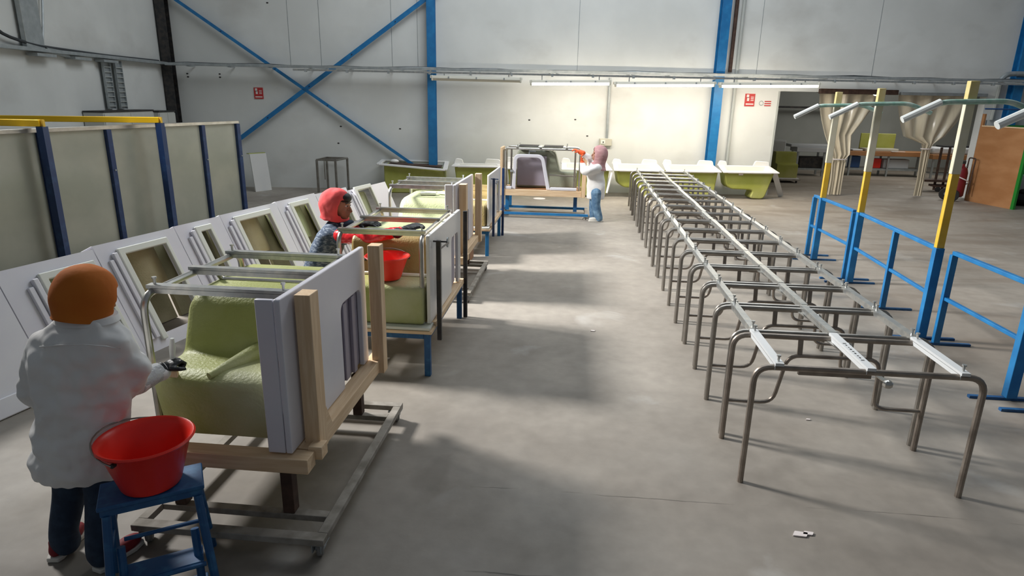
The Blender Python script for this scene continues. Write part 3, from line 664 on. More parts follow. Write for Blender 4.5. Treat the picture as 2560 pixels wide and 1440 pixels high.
def blue_table(dx, dy, label, first=True):
    t = thing('work_table', label, 'work table', (-1.75+dx, 6.3+dy, 0))
    xl, xr, yf, yb = -2.25+dx, -1.25+dx, 5.43+dy, 7.15+dy
    for x in (xl+.03, xr-.03):
        for y in (yf+.03, yb-.03): build('leg', MB().bx(x-.028, x+.028, y-.028, y+.028, 0, .42), 'blue_worn' if first else 'blue_paint', t, bevel=.004)
    for y in (yf+.03, yb-.03): build('top_rail', MB().bx(xl+.06, xr-.06, y-.025, y+.025, .37, .42), 'blue_worn' if first else 'blue_paint', t)
    for x in (xl+.03, xr-.03): build('top_rail', MB().bx(x-.025, x+.025, yf+.06, yb-.06, .37, .42), 'blue_worn' if first else 'blue_paint', t)
    build('deck_board', MB().bx(xl-.02, xr+.02, yf-.02, yf+.16, .422, .452), 'pine_x', t, bevel=.003)
    build('deck_board', MB().bx(xl-.02, xr+.0, yf-.01, yf+.16, .455, .482), 'trim_white', t, bevel=.003)
    build('deck_board', MB().bx(xl-.02, xr+.02, yb-.18, yb, .422, .482), 'pine_x', t, bevel=.003)
    build('side_beam', MB().bx(xr-.09, xr+.02, yf+.17, yb-.19, .422, .482), 'pine_y', t, bevel=.003)
    build('side_beam', MB().bx(xl, xl+.1, yf+.17, yb-.19, .422, .482), 'pine_y', t, bevel=.003)
    ds = 'dark_steel' if first else 'navy'
    build('clamp_post', MB().bx(xr+.03, xr+.07, yf+.17, yf+.21, .30, 1.26), ds, t, bevel=.003)
    build('clamp_post', MB().bx(xr+.01, xr+.055, yb+.0, yb+.045, 0, 1.27), ds, t, bevel=.003)
    build('clamp_rod', MB().tube([(xr+.05, yf+.19, 1.17), (xr+.06, yf+.6, 1.15)], .008, 6), ds, t)
    build('clamp_rod', MB().tube([(xr+.0, yf+.19, 1.25), (xr+.12, yf+.23, 1.24)], .008, 6), ds, t)
    build('clamp_plate', MB().lathe([(.05, 0), (.05, .012)], (xr+.045, yf+.62, 1.15), 14, (1, 0, 0)), 'galv', t)
    build('clamp_strip', MB().bx(xr+.028, xr+.034, yf+.30, yf+.40, .50, 1.22), 'galv', t)
    return t
def tub_on_table(dx, dy, label, lower, upper, lid, dz=0.0):
    t = thing('walk_in_tub', label, 'bathtub', (-1.75+dx, 6.3+dy, .485))
    xl, xr = -2.14+dx, -1.32+dx
    pl = round_poly([(5.48, .49), (5.50, .84), (5.82, .86), (5.82, .49)], [0, .05, .03, 0])
    build('seat_shell', MB().prism([(a+dy, z_) for a, z_ in pl], (xl, 0, 0), (0, 1, 0), (0, 0, 1), (xr-xl, 0, 0)), lower, t, bevel=.03, seg=3)
    build('seat_rim', MB().bx(xl+.02, xr-.005, 5.795+dy, 5.83+dy, .86, .885), 'trim_white', t, bevel=.005)
    pl = round_poly([(5.84, .49), (5.97, 1.165+dz), (6.04, 1.21+dz), (6.86, 1.21+dz), (6.95, 1.06+dz), (6.95, .49)], [0, .06, .06, .08, .08, 0])
    u_ = build('well_shell', MB().prism([(a+dy, z_) for a, z_ in pl], (xl, 0, 0), (0, 1, 0), (0, 0, 1), (xr-xl, 0, 0)), upper, t, bevel=.03, seg=3)
    build('well_top', MB().bx(xl+.05, xr-.05, 6.06+dy, 6.84+dy, 1.209+dz, 1.216+dz), lid, u_, bevel=.003)
    for px_, py_ in ((.50, .3), (.56, .36)): build('drain_mark', MB().ell((xl+px_*.9, 6.2+py_+dy, 1.217+dz), .03, .015, .004, 8, 4), 'dark_stuff', u_)
    y0, y1 = 5.52+dy, 7.10+dy; c0, c1 = 6.55+dy, 6.95+dy
    poly = round_poly([(y0, .49), (c0, .49), (c0, 1.08), (c1, 1.08), (c1, .49), (y1, .49), (y1, 1.30), (y0, 1.32)], [.01, 0, .07, .07, 0, .01, .02, .02])
    build('front_panel', MB().prism(poly, (-1.295+dx, 0, 0), (0, 1, 0), (0, 0, 1), (.035, 0, 0)), 'gelcoat_white', t, bevel=.006, smooth=False)
    rec = MB().bx(-1.315+dx, -1.305+dx, c0-.02, c1+.02, .5, 1.09); rec.bx(-1.305+dx, -1.29+dx, c0+.12, c0+.19, .5, 1.04)
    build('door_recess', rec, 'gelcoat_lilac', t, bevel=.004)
    return t
blue_table(0, 0, 'blue steel table with layered boards under the brown tub of the red-hooded worker')
tub_on_table(0, 0, 'upside-down brown and green tub under the hands of the red-hooded worker', 'fibre', 'fibre_brown', 'fibre_pale')
f2 = tub_frame('bent steel frame over the brown tub, in front of the red-hooded worker', (-1.34, 5.54, 0), R(90), 1.36, .76, 1.325, 'steel_light', 'steel_light', z0=.485, offs=(.08, .72, 1.26), hump=False)
DX4, DY4 = -.10, 4.82
blue_table(DX4, DY4, 'bright blue steel table with navy clamp posts at the rear of the trolley line', False)
tub_on_table(DX4, DY4, 'white panelled tub in navy clamp posts at the rear of the trolley line', 'fibre_brown', 'fibre_brown', 'fibre_brown', -.22)
tag(build('wood_sheet', MB().box((-1.62, 9.93, .36), (.06, .5, .72)), 'plywood', bevel=.004), 'brown wooden sheet standing between two white panels of the trolley line', 'board')

# crosswise station in the background
T = thing('tub_trolley', 'bright blue wheeled trolley with a softwood beam beside the far worker', 'trolley', (-.55, 14.4, 0))
XL, XR, YF, YB = -1.62, .33, 13.95, 14.92
for y in (YF+.03, YB-.03): build('base_rail', MB().bx(XL, XR, y-.03, y+.03, .07, .12), 'blue_paint', T)
build('base_rail', MB().bx(XL, XL+.06, YF+.06, YB-.06, .07, .12), 'blue_paint', T); build('base_rail', MB().bx(XR-.07, XR, YF+.06, YB-.06, .07, .12), 'dusty_rail', T)
for x, y in ((XL+.05, YF+.05), (XR-.05, YF+.03), (XL+.05, YB-.05), (XR-.05, YB-.05)): caster(T, x, y, .07, 'wheel_grey')
for x in (-1.47, .04):
    for y in (YF+.32, YB-.05): build('leg', MB().bx(x-.04, x+.04, y-.03, y+.03, .12, .47), 'blue_worn' if x > 0 else 'blue_paint', T)
build('deck_beam', MB().bx(-1.55, .16, 14.05, 14.17, .47, .60), 'pine_x', T, bevel=.004)
build('deck_beam', MB().bx(-1.55, .16, 14.78, 14.90, .47, .60), 'pine_x', T, bevel=.004)
build('end_board', MB().bx(-1.61, -1.56, 14.0, 14.5, .47, 1.50), 'pine', T, bevel=.004)
build('end_board', MB().bx(.165, .25, 14.0, 14.3, .47, 1.42), 'pine', T, bevel=.004)
build('floor_board', MB().bx(-1.5, .12, 14.18, 14.77, .57, .60), 'plywood', T)
t = thing('walk_in_tub', 'grey green tub with an arched white door frame facing the aisle, beside the far worker', 'bathtub', (-.6, 14.4, .60))
arch = round_poly([(-1.36, .605), (-1.33, 1.36), (-.68, 1.36), (-.52, .605), (-.60, .605), (-.74, 1.29), (-1.26, 1.29), (-1.28, .605)], [0, .14, .14, 0, 0, .10, .10, 0])
build('door_frame', MB().prism(arch, (0, 14.10, 0), (1, 0, 0), (0, 0, 1), (0, .08, 0)), 'gelcoat', t, bevel=.012, smooth=False)
build('sill', MB().bx(-.52, .06, 14.06, 14.17, .605, .665), 'gelcoat', t, bevel=.012); build('sill', MB().bx(-1.5, -1.36, 14.06, 14.17, .605, .665), 'gelcoat', t, bevel=.012)
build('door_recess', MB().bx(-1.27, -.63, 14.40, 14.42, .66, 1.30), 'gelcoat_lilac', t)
pl = round_poly([(-1.30, .605), (-1.28, 1.42), (-.45, 1.42), (-.33, .98), (.06, .98), (.06, .605)], [0, .08, .10, .06, .05, 0])
build('shell', MB().prism(pl, (0, 14.45, 0), (1, 0, 0), (0, 0, 1), (0, .42, 0)), 'fibre_grey', t, bevel=.04, seg=3)
build('hinge', MB().bx(-1.40, -1.34, 14.07, 14.10, .98, 1.02), 'galv', t)
f4 = tub_frame('pale steel frame around the grey green tub that the far worker is holding', (-1.55, 14.14, 0), 0, 1.66, .60, 1.50, 'steel_light', 'zinc', z0=.60, offs=(.30, .80, 1.36), hump=False, r=.024)
build('inner_post', MB().tube([(.17, 0, .62), (.17, 0, 1.47)], .02, 8), 'steel', f4, local=True); build('inner_post', MB().tube([(1.55, 0, .62), (1.55, 0, 1.47)], .02, 8), 'steel', f4, local=True)
build('side_rail', MB().tube([(.98, .0, .93), (1.58, .0, .91)], .015, 8), 'steel', f4, local=True)
build('drain_bracket', MB().bar((.55, .05, 1.46), (.55, .05, 1.36), .02, .02).box((.62, .1, 1.42), (.14, .08, .03)), 'galv', f4, local=True)
for k, x in enumerate((.52, 1.06)):
    build('foam_pad', MB().bx(x-.2, x+.22, .06, .5, 1.52, 1.535), 'dark_stuff', f4, local=True)

# ------------------------------------------------------------------ row of leaning white shells with door cut-outs
A0 = V((-4.37, 4.3, 0)); A1 = V((-2.95, 11.5, 0)); UEx = (A1-A0).normalized(); UPp = V((-UEx.y, UEx.x, 0))
UPv = (UPp*0.47+UPZ).normalized(); UN = UEx.cross(UPv)
if UN.x < 0: UN = -UN
def up_(s_, t_, d_=0.0): return A0+UEx*s_+UPv*t_+UN*d_
units = [(-1.15, .33, None, 1.12, 'blank white'), (.34, 1.27, (.72, 1.16, .97), 1.14, 'first'), (1.28, 2.30, (1.56, 2.08, 1.02), 1.17, ''), (2.31, 3.03, (2.62, 2.77, 1.05), 1.18, ''),
         (3.04, 4.12, (3.28, 3.88, 1.06), 1.19, ''), (4.13, 5.06, (4.42, 4.77, 1.07), 1.20, ''), (5.07, 5.95, (5.35, 5.75, 1.06), 1.18, ''), (5.96, 7.26, (6.20, 6.64, 1.08), 1.12, '')]
ulab = ['blank end of a white tub shell leaning at the near end of the shell row', 'white tub shell with a stepped opening behind the orange hood', 'white tub shell with a wide dark opening and a pale trim strip',
        'white tub shell with a very narrow dark opening', 'white tub shell with a wide opening showing a yellowed bowl', 'white tub shell with an opening beside the back of the red-hooded worker',
        'white tub shell mostly hidden behind the red hood', 'bright white tub shell at the far end of the leaning row']
bowlm = ['fibre', 'fibre_pale', 'fibre_bowl', 'fibre_dark', 'fibre_bowl', 'fibre_pale', 'fibre', 'fibre_pale']
for i, (s0, s1, op, hh, _) in enumerate(units):
    t = thing('tub_shell', ulab[i], 'tub shell', up_((s0+s1)/2, 0))
    if op:
        o0, o1, ot = op; poly = [(s0, .0), (o0, .0), (o0, ot), (o1, ot), (o1, 0), (s1, 0), (s1, hh), (s0, hh)]
        ob = .14
        build('front_panel', MB().prism(poly, A0, UEx, UPv, -UN*.02), 'gelcoat', t, smooth=False)
        build('threshold', MB().prism([(o0, 0), (o1, 0), (o1, ob), (o0, ob)], A0-UN*.001, UEx, UPv, -UN*.018), 'gelcoat', t, smooth=False)
        lip = .065
        fr = [(o0-lip, ob-.06), (o0, ob-.06), (o0, ot), (o1, ot), (o1, ob-.06), (o1+lip*.7, ob-.06), (o1+lip*.7, ot+lip), (o0-lip, ot+lip)]
        build('door_lip', MB().prism(fr, A0+UN*.0, UEx, UPv, UN*.035), 'trim_white', t, bevel=.008, smooth=False)
        build('step_fold', MB().prism([(o0-.20, .12), (o0-.15, .12), (o0-.15, ot-.03), (o0-.20, ot-.03)], A0, UEx, UPv, UN*.03), 'gelcoat', t, bevel=.008)
        build('step_fold', MB().prism([(o0-.14, .12), (o0-.09, .12), (o0-.09, ot+.03), (o0-.14, ot+.03)], A0, UEx, UPv, UN*.045), 'gelcoat', t, bevel=.008)
        # fibreglass bowl hanging behind
        mb = MB(); n = 12; w2 = (s1-s0)*.42; cx_ = (o0+o1)/2+.08
        rows = []
        for k in range(n+1):
            a = math.pi*k/n; rows.append((cx_-w2*.78*math.cos(a), -.44+.32*math.sin(a)))
        bowl = [(a, d_) for a, d_ in rows]
        vs = []; fs = []
        for (tt, sc) in ((hh-.05, 1.0), (.80, .98), (.62, .94), (.57, .80)):
            for a, d_ in bowl: vs.append(up_(cx_+(a-cx_)*sc, tt+(.06*(d_+.44)/.32 if tt < .6 else 0), -.44+(d_+.44)*sc))
        m_ = n+1
        for r_ in range(3):
            for k in range(n): fs.append((r_*m_+k, r_*m_+k+1, (r_+1)*m_+k+1, (r_+1)*m_+k))
        fs.append(tuple(3*m_+k for k in range(m_))); fs.append(tuple(range(m_-1, -1, -1)))
        mb.add(vs, fs); build('bowl', mb, bowlm[i], t, ang=60)
    else:
        build('front_panel', MB().prism([(s0, 0), (s1, 0), (s1, hh), (s0, hh)], A0, UEx, UPv, -UN*.02), 'gelcoat', t, smooth=False)
        build('plinth_fold', MB().prism([(s0, 0), (s1-.02, 0), (s1-.02, .16), (s0, .16)], A0, UEx, UPv, UN*.025), 'gelcoat', t, bevel=.01)
    # top return flange and rear shell
    build('top_flange', MB().prism([(s0+.004, hh-.02), (s1-.004, hh-.02), (s1-.004, hh+.005), (s0+.004, hh+.005)], A0-UN*.022, UEx, UPv, -UN*.16), 'gelcoat', t, bevel=.006)
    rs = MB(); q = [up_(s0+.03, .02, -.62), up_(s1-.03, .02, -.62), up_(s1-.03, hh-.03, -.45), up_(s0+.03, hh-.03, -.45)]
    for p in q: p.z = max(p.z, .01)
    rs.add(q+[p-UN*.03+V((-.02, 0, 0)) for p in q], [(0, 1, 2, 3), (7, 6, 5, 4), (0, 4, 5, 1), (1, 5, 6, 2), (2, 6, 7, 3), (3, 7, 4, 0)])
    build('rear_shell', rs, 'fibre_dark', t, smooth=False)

# ------------------------------------------------------------------ tubs lined up along the back wall
def wall_tub(uL, uR, off, zr, label, deep='right', tilt=0.12, bodym='fibre_yellow', depth=.62):
    t = thing('wall_tub', label, 'bathtub', wp((uL+uR)/2, 0, off-depth/2), WR)
    zb = zr+tilt
    def P(u, d, z): return wp(u, z, off-d)        # d: distance behind the front rim
    # rim as a ring
    k = .09; o_ = [P(uL, 0, zr), P(uR, 0, zr), P(uR-.05, depth, zb), P(uL+.05, depth, zb)]
    i_ = [P(uL+k+.05, k, zr+.02), P(uR-k-.05, k, zr+.02), P(uR-k-.09, depth-k, zb-.02), P(uL+k+.09, depth-k, zb-.02)]
    th_ = V((0, 0, -.035)); mb = MB()
    vs = o_+i_+[p+th_ for p in o_]+[p+th_ for p in i_]
    fs = []
    for a in range(4):
        c = (a+1) % 4; fs += [(a, c, 4+c, 4+a), (8+a, 12+a, 12+c, 8+c), (a, 8+a, 8+c, c), (4+a, 4+c, 12+c, 12+a)]
    mb.add(vs, fs); build('rim', mb, 'gelcoat_white', t, bevel=.012)
    bo = [p.lerp(wp((uL+uR)/2, zr-.30, off-depth/2), .30)+V((0, 0, -.28)) for p in i_]
    mb = MB().add(i_+bo, [(0, 1, 5, 4), (1, 2, 6, 5), (2, 3, 7, 6), (3, 0, 4, 7), (4, 5, 6, 7)]); b_ = build('basin', mb, 'gelcoat_white', t, smooth=False)
    sd = b_.modifiers.new('solid', 'SOLIDIFY'); sd.thickness = .01; sd.offset = -1
    for ua, ub in ((uL+.02, uL+.30), (uR-.52, uR-.05)):
        build('headrest', MB().prism(round_poly([(ua, 0), (ub, 0), (ub-.04, .13), (ua+.06, .15)], [0, 0, .05, .05]), wp(0, zb-.02, off-depth+.04)-W0*0, WE, UPZ, -WN*.06) if True else None, 'gelcoat_white', t, bevel=.015)
    W = uR-uL; z1 = zr-.034
    if deep == 'right': prof = [(.08, z1), (.16, .36), (.30, .27), (W*.60, .25), (W*.54, .02), (W*.80, .005), (W*.86, .3), (W-.10, z1)]
    else: prof = [(.08, z1), (.14, .3), (.12, .02), (W-.12, .02), (W-.12, .3), (W-.07, z1)]
    pl = [(uL+a, z_) for a, z_ in round_poly(prof, [0]+[.12]*(len(prof)-2)+[0])]
    build('shell', MB().prism(pl, W0+WN*(off-.10), WE, UPZ, -WN*(depth-.16)), bodym, t, bevel=.03, seg=3)
    return t
def U(px, py, off): return wu(px, py, off)[0]
OFF = 1.02
wall_tub(U(1808, 430, OFF), U(1950, 430, OFF), OFF, .74, 'white rimmed green tub at the end of the wall row beside the opening', 'right')
wall_tub(U(1664, 424, OFF)+.02, U(1806, 424, OFF), OFF, .74, 'white rimmed green tub with the blue column behind its end', 'flat')
wall_tub(U(1534, 421, OFF)+.02, U(1662, 421, OFF), OFF, .74, 'white rimmed green tub at the head of the row of steel frames', 'right')
wall_tub(U(1404, 420, OFF), U(1532, 420, OFF), OFF, .74, 'white rimmed green tub behind the far worker', 'flat')
wall_tub(U(1262, 418, OFF), U(1400, 418, OFF), OFF, .74, 'white rimmed green tub behind the arched door frame', 'flat')
wall_tub(U(1128, 416, OFF), U(1258, 416, OFF), OFF, .78, 'white rimmed green tub between the slanting box tub and the trolley', 'flat', 0.02)
build_lbl = tag(build('tag_label', MB().prism([(-.06, 0), (.06, 0), (.06, .05), (-.06, .05)], wq(1852, 438, OFF-.08), WE, UPZ, WN*.01), 'sign_white'), 'small white paper label on the end tub of the wall row', 'label')
# slanting box-shaped tub at the left end of that row
t = thing('wall_tub', 'long green box tub with slanting white rim ending the wall row near the small stand', 'bathtub', G(1040, 478))
a = G(962, 482); c = G(1112, 484); e = (c-a).normalized(); n_ = e.cross(UPZ); Ln = (c-a).length
build('shell', MB().prism([(0, .0), (Ln, 0), (Ln, .62), (0, .74)], a, e, UPZ, -n_*.75), 'fibre_yellow', t, bevel=.03)
def rimbar(p0, p1): return MB().bar(p0, p1, .12, .05)
q = [a-e*.12+UPZ*.77+n_*.06, c+e*.02+UPZ*.645+n_*.10, c+e*.02+UPZ*.78-n_*.80, a-e*.12+UPZ*.80-n_*.80]
for i in range(4): build('rim', MB().bar(q[i], q[(i+1) % 4], .13, .05), 'gelcoat_white', t, bevel=.012)
build('corner_boss', MB().ell(a+UPZ*.82-n_*.3+e*.25, .12, .08, .06, 10, 6), 'gelcoat_white', t)
build('brown_liner', MB().prism([(.1, .745), (Ln-.1, .68), (Ln-.1, .70), (.1, .765)], a-n_*.15, e, UPZ, -n_*.5), 'rust', t)
# white boards and a stick leaning in that row
t0 = wq(1530, 432, 1.1); tag(build('white_batten', MB().bar(t0, (t0.x-.12, t0.y-.2, .16), .05, .03), 'gelcoat_white'), 'white batten leaning on the tub behind the far worker', 'batten')
q0 = wq(1936, 432, .9); q1 = G(1952, 492)
tag(build('white_board', MB().bar((q0.x, q0.y, q0.z), (q1.x, q1.y, .01), .14, .03, (0, 1, 0)), 'white_panel'), 'narrow white board leaning on the end tub by the opening', 'board')
tag(build('floor_plate', MB().lathe([(.16, 0), (.16, .012)], G(1348, 497), 18), 'sign_white'), 'round white plate lying on the floor under the blue trolley', 'plate')

# ------------------------------------------------------------------ blue railings with tall poles
def railing(pts, label):
    """pts: list of (X, Y, thick)"""
    t = thing('railing', label, 'railing', ((pts[0][0]+pts[-1][0])/2, (pts[0][1]+pts[-1][1])/2, 0))
    a, c = V((pts[0][0], pts[0][1], 0)), V((pts[-1][0], pts[-1][1], 0))
    build('top_rail', MB().bar(a+UPZ*1.03, c+UPZ*1.03, .05, .04), 'blue_paint', t, bevel=.004)
    build('mid_rail', MB().bar(a+UPZ*.53, c+UPZ*.53, .04, .035), 'blue_paint', t, bevel=.004)
    for x, y, th_ in pts:
        w_ = .075 if th_ else .05; build('post', MB().bx(x-w_/2-.008, x+w_/2+.008, y-w_/2, y+w_/2, .025, 1.045 if th_ else 1.01), 'blue_paint', t, bevel=.004)
        build('foot', MB().bx(x-.34, x+.36, y-.02, y+.02, 0, .025), 'blue_worn', t)
    return t
railing([(4.05, 11.28, 0), (4.055, 10.95, 1), (4.07, 9.72, 0)], 'blue tubular railing section with the tall pole nearest the wall')
railing([(4.07, 9.52, 1), (4.00, 8.28, 0), (3.945, 7.20, 1)], 'blue tubular railing section holding two tall poles')
railing([(4.02, 7.03, 0), (3.955, 5.66, 1), (4.08, 5.42, 0), (4.02, 3.9, 0)], 'blue tubular railing section beside the frame with white bars')
def pole(x, y, label, ytop=2.75, span=1.0, fr=.34):
    t = thing('marker_pole', label, 'pole', (x, y, 1.045))
    zm = 1.045+fr*(ytop-1.045)
    build('lower_sleeve', MB().bx(x-.04, x+.04, y-.03, y+.03, 1.046, zm), 'pole_yellow', t, bevel=.005)
    build('upper_sleeve', MB().bx(x-.045, x+.045, y-.03, y+.03, zm, ytop-.22), 'pole_cream', t, bevel=.005)
    build('top_sleeve', MB().bx(x-.045, x+.045, y-.035, y+.035, ytop-.22, ytop), 'pole_tip', t, bevel=.005)
    # bent plastic pipe held near the top
    zz = ytop-.21
    pts = fillet([(x-.62*span, y-.05, zz-.17), (x-.30*span, y-.05, zz+.0), (x+.02, y-.05, zz+.01), (x+.36*span, y-.05, zz+.02), (x+.66*span, y-.05, zz-.10)], .1, 4)
    build('bent_pipe', MB().tube(pts, .028, 10), 'pvc_green', t)
    build('pipe_sleeve', MB().tube([(x-.64*span, y-.05, zz-.18), (x-.30*span, y-.05, zz-.0)], .036, 10), 'pvc', t)
pole(4.055, 10.95, 'yellow and cream pole nearest the wall with a bent pipe on top', 2.70)
pole(4.07, 9.52, 'yellow and cream pole in the middle with a bent pipe on top', 2.73)
pole(3.945, 7.20, 'yellow and cream pole beside the long steel frames, taller in yellow at its tip', 2.76, fr=.46)
pole(3.955, 5.66, 'yellow and cream pole at the frame edge on the near railing', 2.76)

# ------------------------------------------------------------------ opening: curtains, boards, benches
def curtain(u0, u1, ut, zt, zb_, uw, label, ph):
    """clear sheet tied in at height zt"""
    t = thing('plastic_curtain', label, 'curtain', wp(ut, .02, -.1))
    vs = []; fs = []; nu = 48; prof = [(2.83, u0, u1, .05), (2.5, u0+.03, u1-.10, .06), (2.1, u0+.14, u1-.34, .07), (1.7, u0+.30, u1-.62, .07), (zt+.12, ut-uw*1.0, ut+uw*1.15, .06), (zt, ut-uw*.75, ut+uw*.75, .045), (zt-.12, ut-uw*.8, ut+uw*.8, .045), (.5, ut-uw*.75+.02, ut+uw*.75, .04), (zb_, ut-uw*.7, ut+uw*.75, .04)]
    for z_, a, c, am in prof:
        for k in range(nu+1):
            s_ = k/nu; vs.append(wp(a+(c-a)*s_, z_, -.10+am*math.sin(s_*27+ph+z_*.8)+.5*am*math.sin(s_*17+ph)))
    for r_ in range(len(prof)-1):
        for k in range(nu): fs.append((r_*(nu+1)+k, r_*(nu+1)+k+1, (r_+1)*(nu+1)+k+1, (r_+1)*(nu+1)+k))
    build('sheet', MB().add(vs, fs), 'film', t, ang=80)
    build('tie', MB().tube([wp(ut+uw*.85*math.cos(a*math.pi/8), zt-.02, -.10+.09*math.sin(a*math.pi/8)) for a in range(17)], .018, 6), 'sign_white', t)
    build('hanging_rail', MB().bar(wp(u0-.05, 2.83, -.10), wp(u1+.05, 2.83, -.10), .05, .02), 'galv', t)
curtain(15.12, 16.85, 15.97, 1.05, .03, .26, 'clear plastic curtain tied together left in the opening', 0)
curtain(17.35, 19.55, 18.42, 1.38, .03, .17, 'clear plastic curtain tied together right in the opening', 1.3)
# orange plywood screen with green edge
a = G(2416, 502); c = G(2524, 523); e = (c-a).normalized(); n_ = e.cross(UPZ); Ln = (c-a).length
t = thing('plywood_screen', 'orange plywood screen with a green edge beside the opening', 'screen', (a+c)/2, 0)
build('sheet', MB().prism([(0, .0), (Ln, 0), (Ln, 2.02), (0, 2.02)], a, e, UPZ, -n_*.03), 'plywood', t, smooth=False)
build('edge_strip', MB().prism([(Ln, 0), (Ln+.09, 0), (Ln+.09, 2.04), (Ln, 2.04)], a, e, UPZ, -n_*.06), 'green_paint', t)
build('edge_strip', MB().prism([(-.08, 0), (0, 0), (0, 2.35), (-.08, 2.35)], a, e, UPZ, -n_*.05), 'plywood', t)
build('top_board', MB().prism([(-.02, 2.02), (Ln, 2.02), (Ln, 2.05), (-.02, 2.05)], a+n_*.01, e, UPZ, -n_*.05), 'pine_x', t)
bk = a+e*Ln
zg = wu(2520, 313, .33)[1]
t2 = thing('green_screen', 'dark green screen standing behind the orange plywood screen', 'screen', wp(21.5, 0, .33), WR)
build('sheet', wallbox(MB(), 20.0, 23.2, .06, zg, .35, .32), 'green_paint', t2, smooth=False)
build('foot', wallbox(MB(), 20.1, 23.1, 0, .06, .42, .27), 'dark_steel', t2)
b = MB().tube(fillet([wq(2463, 272, .5), wq(2640, 276, .5)], .05), .02, 8); tag(build('guide_rail', b, 'blue_plastic'), 'thin blue rail behind the plywood screen', 'rail')
b = MB().tube([wq(2463, 300, .3)*1.0, (wq(2463, 300, .3).x, wq(2463, 300, .3).y, .0)], .05, 8); tag(build('grey_post', b, 'galv'), 'grey post carrying the blue rail beside the opening', 'post')
tag(build('ceiling_pipe', MB().tube(fillet([wq(2498, 205, .25), wq(2515, 186, .25), wq(2545, 184, .25), wq(2600, 190, .25)], .3, 6), .07, 10), 'galv'), 'grey bent pipe on the wall above the plywood screen', 'pipe')
tag(build('wall_conduit', MB().tube([wq(2503, 205, .05), wq(2478, 300, .05)], .05, 8), 'wall_grey'), 'grey conduit on the white wall right of the opening', 'conduit')
pp = G(2545, 520); t = thing('dark_bag', 'black bag on the floor behind the green edged screen', 'bag', (pp.x+.45, pp.y+.6, 0))
build('sack', MB().ell((pp.x+.45, pp.y+.6, .17), .4, .3, .18, 14, 8), 'dark_stuff', t); build('neck', MB().ell((pp.x+.4, pp.y+.55, .36), .12, .1, .08, 10, 6), 'dark_stuff', t)
tag(build('grey_crate', MB().bx(pp.x+.1, pp.x+.9, pp.y+1.0, pp.y+1.4, 0, .75).bx(pp.x+.16, pp.x+.84, pp.y+.98, pp.y+1.0, .1, .65), 'wall_grey', bevel=.01), 'grey crate behind the black bag', 'crate')
# wheeled fire extinguisher
g_ = G(2384, 502); t = thing('fire_extinguisher', 'dark red wheeled fire extinguisher in front of the opening', 'fire extinguisher', (g_.x, g_.y, 0))
build('cylinder', MB().lathe([(.12, .12), (.15, .16), (.155, .5), (.155, .78), (.12, .90), (.05, .95), (.05, 1.02)], (g_.x+.05, g_.y, 0), 18), 'extinguisher_red', t)
build('valve', MB().bx(g_.x+.0, g_.x+.10, g_.y-.03, g_.y+.03, 1.02, 1.10), 'dark_steel', t)
for s_ in (-1, 1):
    wl = build('wheel', MB().lathe([(.03, -.03), (.15, -.03), (.17, 0), (.15, .03), (.03, .03)], (g_.x-.16, g_.y+s_*.17, .17), 18, (0.3, 1, 0)), 'rubber', t); build('hub', MB().lathe([(.05, -.04), (.05, .04)], (g_.x-.16, g_.y+s_*.17, .17), 10, (.3, 1, 0)), 'galv', wl)
build('handle', MB().tube(fillet([(g_.x+.24, g_.y-.15, .2), (g_.x+.26, g_.y-.15, 1.18), (g_.x+.26, g_.y+.15, 1.18), (g_.x+.24, g_.y+.15, .2)], .06), .018, 8), 'rust', t)
build('hose', MB().tube([(g_.x+.05+.20*math.cos(a*.55+.6), g_.y+.20*math.sin(a*.55+.6)-.02, .95-.045*a) for a in range(17)], .015, 6), 'sign_white', t)
# hand cart of rusty bars beside it
g_ = G(2352, 478); t = thing('hand_cart', 'rust brown hand cart beside the wheeled extinguisher', 'hand cart', (g_.x, g_.y, 0))
for dx_ in (-.22, .02): build('upright', MB().bar((g_.x+dx_, g_.y, .03), (g_.x+dx_+.05, g_.y+.1, 1.32), .07, .05), 'rust', t)
build('shelf', MB().bx(g_.x-.62, g_.x+.2, g_.y-.2, g_.y+.2, .30, .36), 'rust', t); build('shelf', MB().bx(g_.x-.3, g_.x+.2, g_.y-.2, g_.y+.2, .14, .2), 'rust', t)
for dx_ in (-.2, .14): build('wheel', MB().lathe([(.02, -.025), (.075, -.02), (.075, .02), (.02, .025)], (g_.x+dx_, g_.y-.18, .075), 14, (0, 1, 0)), 'rubber', t)
# benches in the next room
def fq(px, py, Y): return PY(px, py, Y)
def bench(pxl, pxr, Y, zt, top, label, leg='galv', dp=.8):
    a = PY(pxl, 380, Y).x; c = PY(pxr, 380, Y).x
    t = thing('work_bench', label, 'work bench', ((a+c)/2, Y+dp/2, 0))
    build('top', MB().bx(a, c, Y, Y+dp, zt-.16, zt), top, t, bevel=.01)
    n = max(2, int((c-a)/1.3)+1)
    for k in range(n):
        x = a+.08+(c-a-.16)*k/(n-1)
        for y in (Y+.08, Y+dp-.08): build('leg', MB().bx(x-.03, x+.03, y-.03, y+.03, 0, zt-.16), leg, t)
    build('lower_rail', MB().bx(a+.08, c-.08, Y+.06, Y+.1, .22, .27), leg, t); build('lower_shelf', MB().bx(a+.1, c-.1, Y+.12, Y+dp-.1, .25, .28), leg, t)
    return a, c
YB_ = 25.2
a, c = bench(2125, 2330, YB_, .90, 'plywood', 'long brown topped bench seen between the two curtains')
a2, c2 = bench(2335, 2425, YB_-1.2, .92, 'plywood', 'brown topped bench seen right of the right curtain')
a3, c3 = bench(1992, 2070, YB_-.6, 1.02, 'pale_board', 'pale topped bench behind the green tub in the next room')
def small(name, px, py, Y, zt, sx, sy, sz, m, label, cat, rz=0, bev=.02):
    x = PY(px, py, Y).x; tag(build(name, MB().box((x, Y, zt+sz/2), (sx, sy, sz), rz), m, bevel=bev), label, cat)
